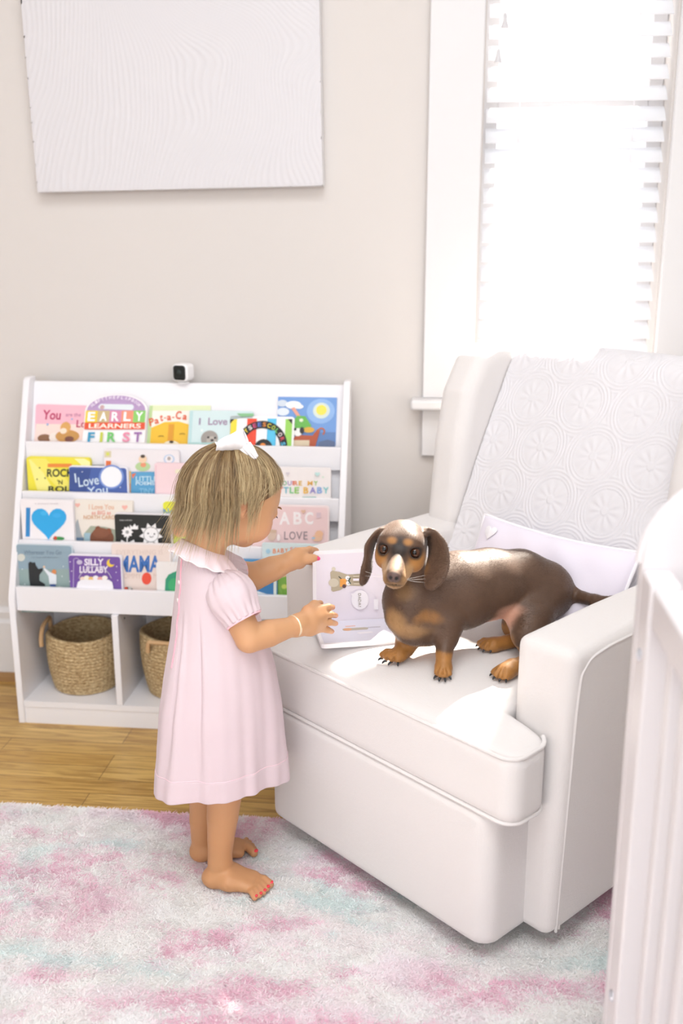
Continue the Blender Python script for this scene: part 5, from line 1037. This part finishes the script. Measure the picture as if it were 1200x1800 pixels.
# face
for s in (-1, 1):
    hspot((s*.030, -.022, .030), (.020, .024, .034), tan, .95); hspot((s*.018, -.030, .062), (.014, .018, .030), ltan, .9)
hspot((0, -.042, .060), (.020, .012, .040), ltan, .8)
hspot((0, .006, .044), (.0155, .020, .026), dk, .95);  # dark coat mask between the eyes, deepened with painted sun-shadow contrast
for s in (-1, 1): hspot((s*.0255, .000, .034), (.0150, .0130, .016), dk, .95, .25); hspot((s*.0135, .0190, .040), (.0075, .0052, .014), tan, .9, .6)
hspot((0, -.013, .070), (.0105, .013, .032), np.array(srgb('a58a74')), .9)
hspot((0, -.0405, .092), (.0150, .0022, .014), dk, .7, .4)
hspot((0, -.0245, .099), (.0125, .0098, .0095), np.array(srgb('5f4a45')), 1, .12)
for s in (-1, 1): hspot((s*.0052, -.0255, .1005), (.0032, .0036, .006), blk, 1, .2)
for s in (-1, 1): hspot((s*.040, .0, -.005), (.010, .030, .012), dk, .6)
# chest, throat, legs
spot(A3(687, 1090, 1.615), .022, ltan, .75, .55); spot(A3(760, 1092, 1.60), .024, tan, .9, .35, (1.35, 1, .75)); spot(A3(720, 1108, 1.62), .022, ltan, .55, .6, (1.5, 1, .6)); spot(A3(708, 1040, 1.615), .018, ltan, .4, .7)
spot(A3(780, 1172, 1.603), .024, tan, 1, .3); spot(A3(779, 1185, 1.60), .034, tan, 1, .2); spot(A3(703, 1148, 1.67), .036, tan, 1, .25, (1.2, 1, .9)); spot(A3(688, 1158, 1.655), .030, tan, 1, .2)
spot(pawC+[.01, 0, 0], .036, tan, 1, .25); spot(A3(935, 1160, 1.70), .030, tan, 1, .3); spot(pawD+[.02, 0, 0], .045, tan, 1, .25); spot(hkD, .034, tan, 1, .3); spot(A3(908, 1105, 1.77), .030, tan, .9, .4); spot(A3(905, 1120, 1.72), .022, tan, .9, .4)
spot(A3(888, 1078, 1.725), .034, pink, .9, .5, (1.2, 1, .8)); spot(A3(1004, 1050, 1.80), .014, tan, .6, .5)
lowm = sst(-V[:, 2], -.485, -.466)*((V[:, 0] < .03)|(V[:, 2] < .47)); mixc(lowm*.9, tan)
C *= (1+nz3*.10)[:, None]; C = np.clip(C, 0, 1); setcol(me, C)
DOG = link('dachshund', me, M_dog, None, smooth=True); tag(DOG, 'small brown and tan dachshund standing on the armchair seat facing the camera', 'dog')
M_iris = mat('amber_iris', '4a2c1c', .08); M_pup = mat('pupil', '0b0908', .05)
for s in (-1, 1):
    e = dh(s*.0255, -.0002, .0305); eye = ellm('eye', e, (.0094, .0092, .0094), M_iris, DOG, ax=DB, n=14)
    look = DB[2]*.93+DB[1]*.22-DB[0]*.0*s; look /= np.linalg.norm(look)
    ellm('pupil', e+look*.0062, (.0052, .0052, .0035), M_pup, eye, ax=basis(look, DB[1]), n=9)
    rim = [e+DB[0]*math.cos(a)*.0094+DB[1]*math.sin(a)*.0084+DB[2]*(.0030-.0016*abs(math.cos(a))-.001*s*math.cos(a)) for a in np.linspace(0, 2*PI, 29)[:-1]]
    rm = MB().tube(rim, .0013, 7, closed=True).build('eyelid', mat('dark_eyelid', '2d211b', .5), eye, smooth=True)
M_claw = mat('dark_claw', '23252a', .25)
for c, tips in ((pawA, tipsA), (pawB, tipsB), (pawC, tipsC), (pawD, tipsD)):
    for t in tips:
        t = np.array(t); d = t-c; d[2] = 0; d /= np.linalg.norm(d); cc = MB().tube([t-d*.006+[0, 0, .0015], t-d*.002+[0, 0, .0012], t+d*.0012-[0, 0, .001], t+d*.0026-[0, 0, .0034]], [.0023, .0023, .0018, .0008], 8).build('claw', M_claw, DOG, smooth=True)
# short coat
n_ = 190000; fi = RNG.integers(0, len(Q), n_); q = Q[fi]; P0 = V[q]; ca = RNG.random((n_, 4)); ca /= ca.sum(1)[:, None]; base_p = (P0*ca[..., None]).sum(1); nrm = np.cross(P0[:, 2]-P0[:, 0], P0[:, 3]-P0[:, 1]); nrm /= np.linalg.norm(nrm, axis=1)[:, None]+1e-12
cen = V.mean(0); sg = np.sign((nrm*(base_p-cen)).sum(1).mean()); nrm = nrm*sg
hl = (base_p-DH)@DB.T; inhead = (np.linalg.norm(hl/np.array([.06, .06, .10]), axis=1) < 1.0)
flow = np.where(inhead[:, None], DB[1]*.25-DB[2]*1.0+np.zeros((n_, 3)), np.array([.72, .45, -.35])); lowleg = base_p[:, 2] < .50; flow = np.where(lowleg[:, None], np.array([0, -.1, -1.0]), flow)
flow = flow-nrm*(flow*nrm).sum(1)[:, None]; flow /= np.linalg.norm(flow, axis=1)[:, None]+1e-9; flow += RNG.normal(0, .16, (n_, 3)); le = RNG.uniform(.0020, .0040, n_)*np.where(inhead, .45, 1); 
ok = ~((np.linalg.norm((hl-np.array([0, -.0245, .097]))/np.array([.012, .010, .012]), axis=1) < 1)|(np.linalg.norm((np.abs(hl)*np.array([1, 0, 0])+hl*np.array([0, 1, 1])-np.array([.0255, 0, .034]))/.0105, axis=1) < 1)); 
base_p, nrm, flow, le, fi = base_p[ok], nrm[ok], flow[ok], le[ok], fi[ok]; n_ = len(le)
PP = np.stack([base_p-nrm*.0003, base_p+flow*(le*.5)[:, None]+nrm*(le*.10)[:, None], base_p+flow*le[:, None]+nrm*(le*.13)[:, None]], 1)
sd = np.cross(flow, nrm); sd /= np.linalg.norm(sd, axis=1)[:, None]+1e-9; w3 = np.array([1, .8, .15])*.00016
Vf = np.stack([PP-sd[:, None]*w3[None, :, None], PP+sd[:, None]*w3[None, :, None]], 2).reshape(-1, 3); b0 = (np.arange(n_)[:, None]*3+np.arange(2)[None])*2; Qf = np.stack([b0, b0+1, b0+3, b0+2], -1).reshape(-1, 4)
Cf = C[Q[fi][:, 0]]*(1+RNG.normal(0, .09, (n_, 1))); Cf = np.repeat(np.clip(Cf, 0, 1), 6, axis=0)
me = npmesh('short_fur', Vf, Qf); setcol(me, Cf); fu = link('short_fur', me, M_dog, DOG, smooth=True); fu['kind'] = 'stuff'
for s, a in ((1, .1), (1, -.12), (1, .32), (-1, .1), (-1, -.15)):
    p = dh(s*.014, -.033, .078); MB().tube([p, p+DB[0]*s*.018+DB[1]*a*.015, p+DB[0]*s*.036+DB[1]*a*.03-DB[2]*.006], [.0002, .00016, .00008], 5).build('whisker', mat('whisker', 'e8e0d8', .4), DOG)
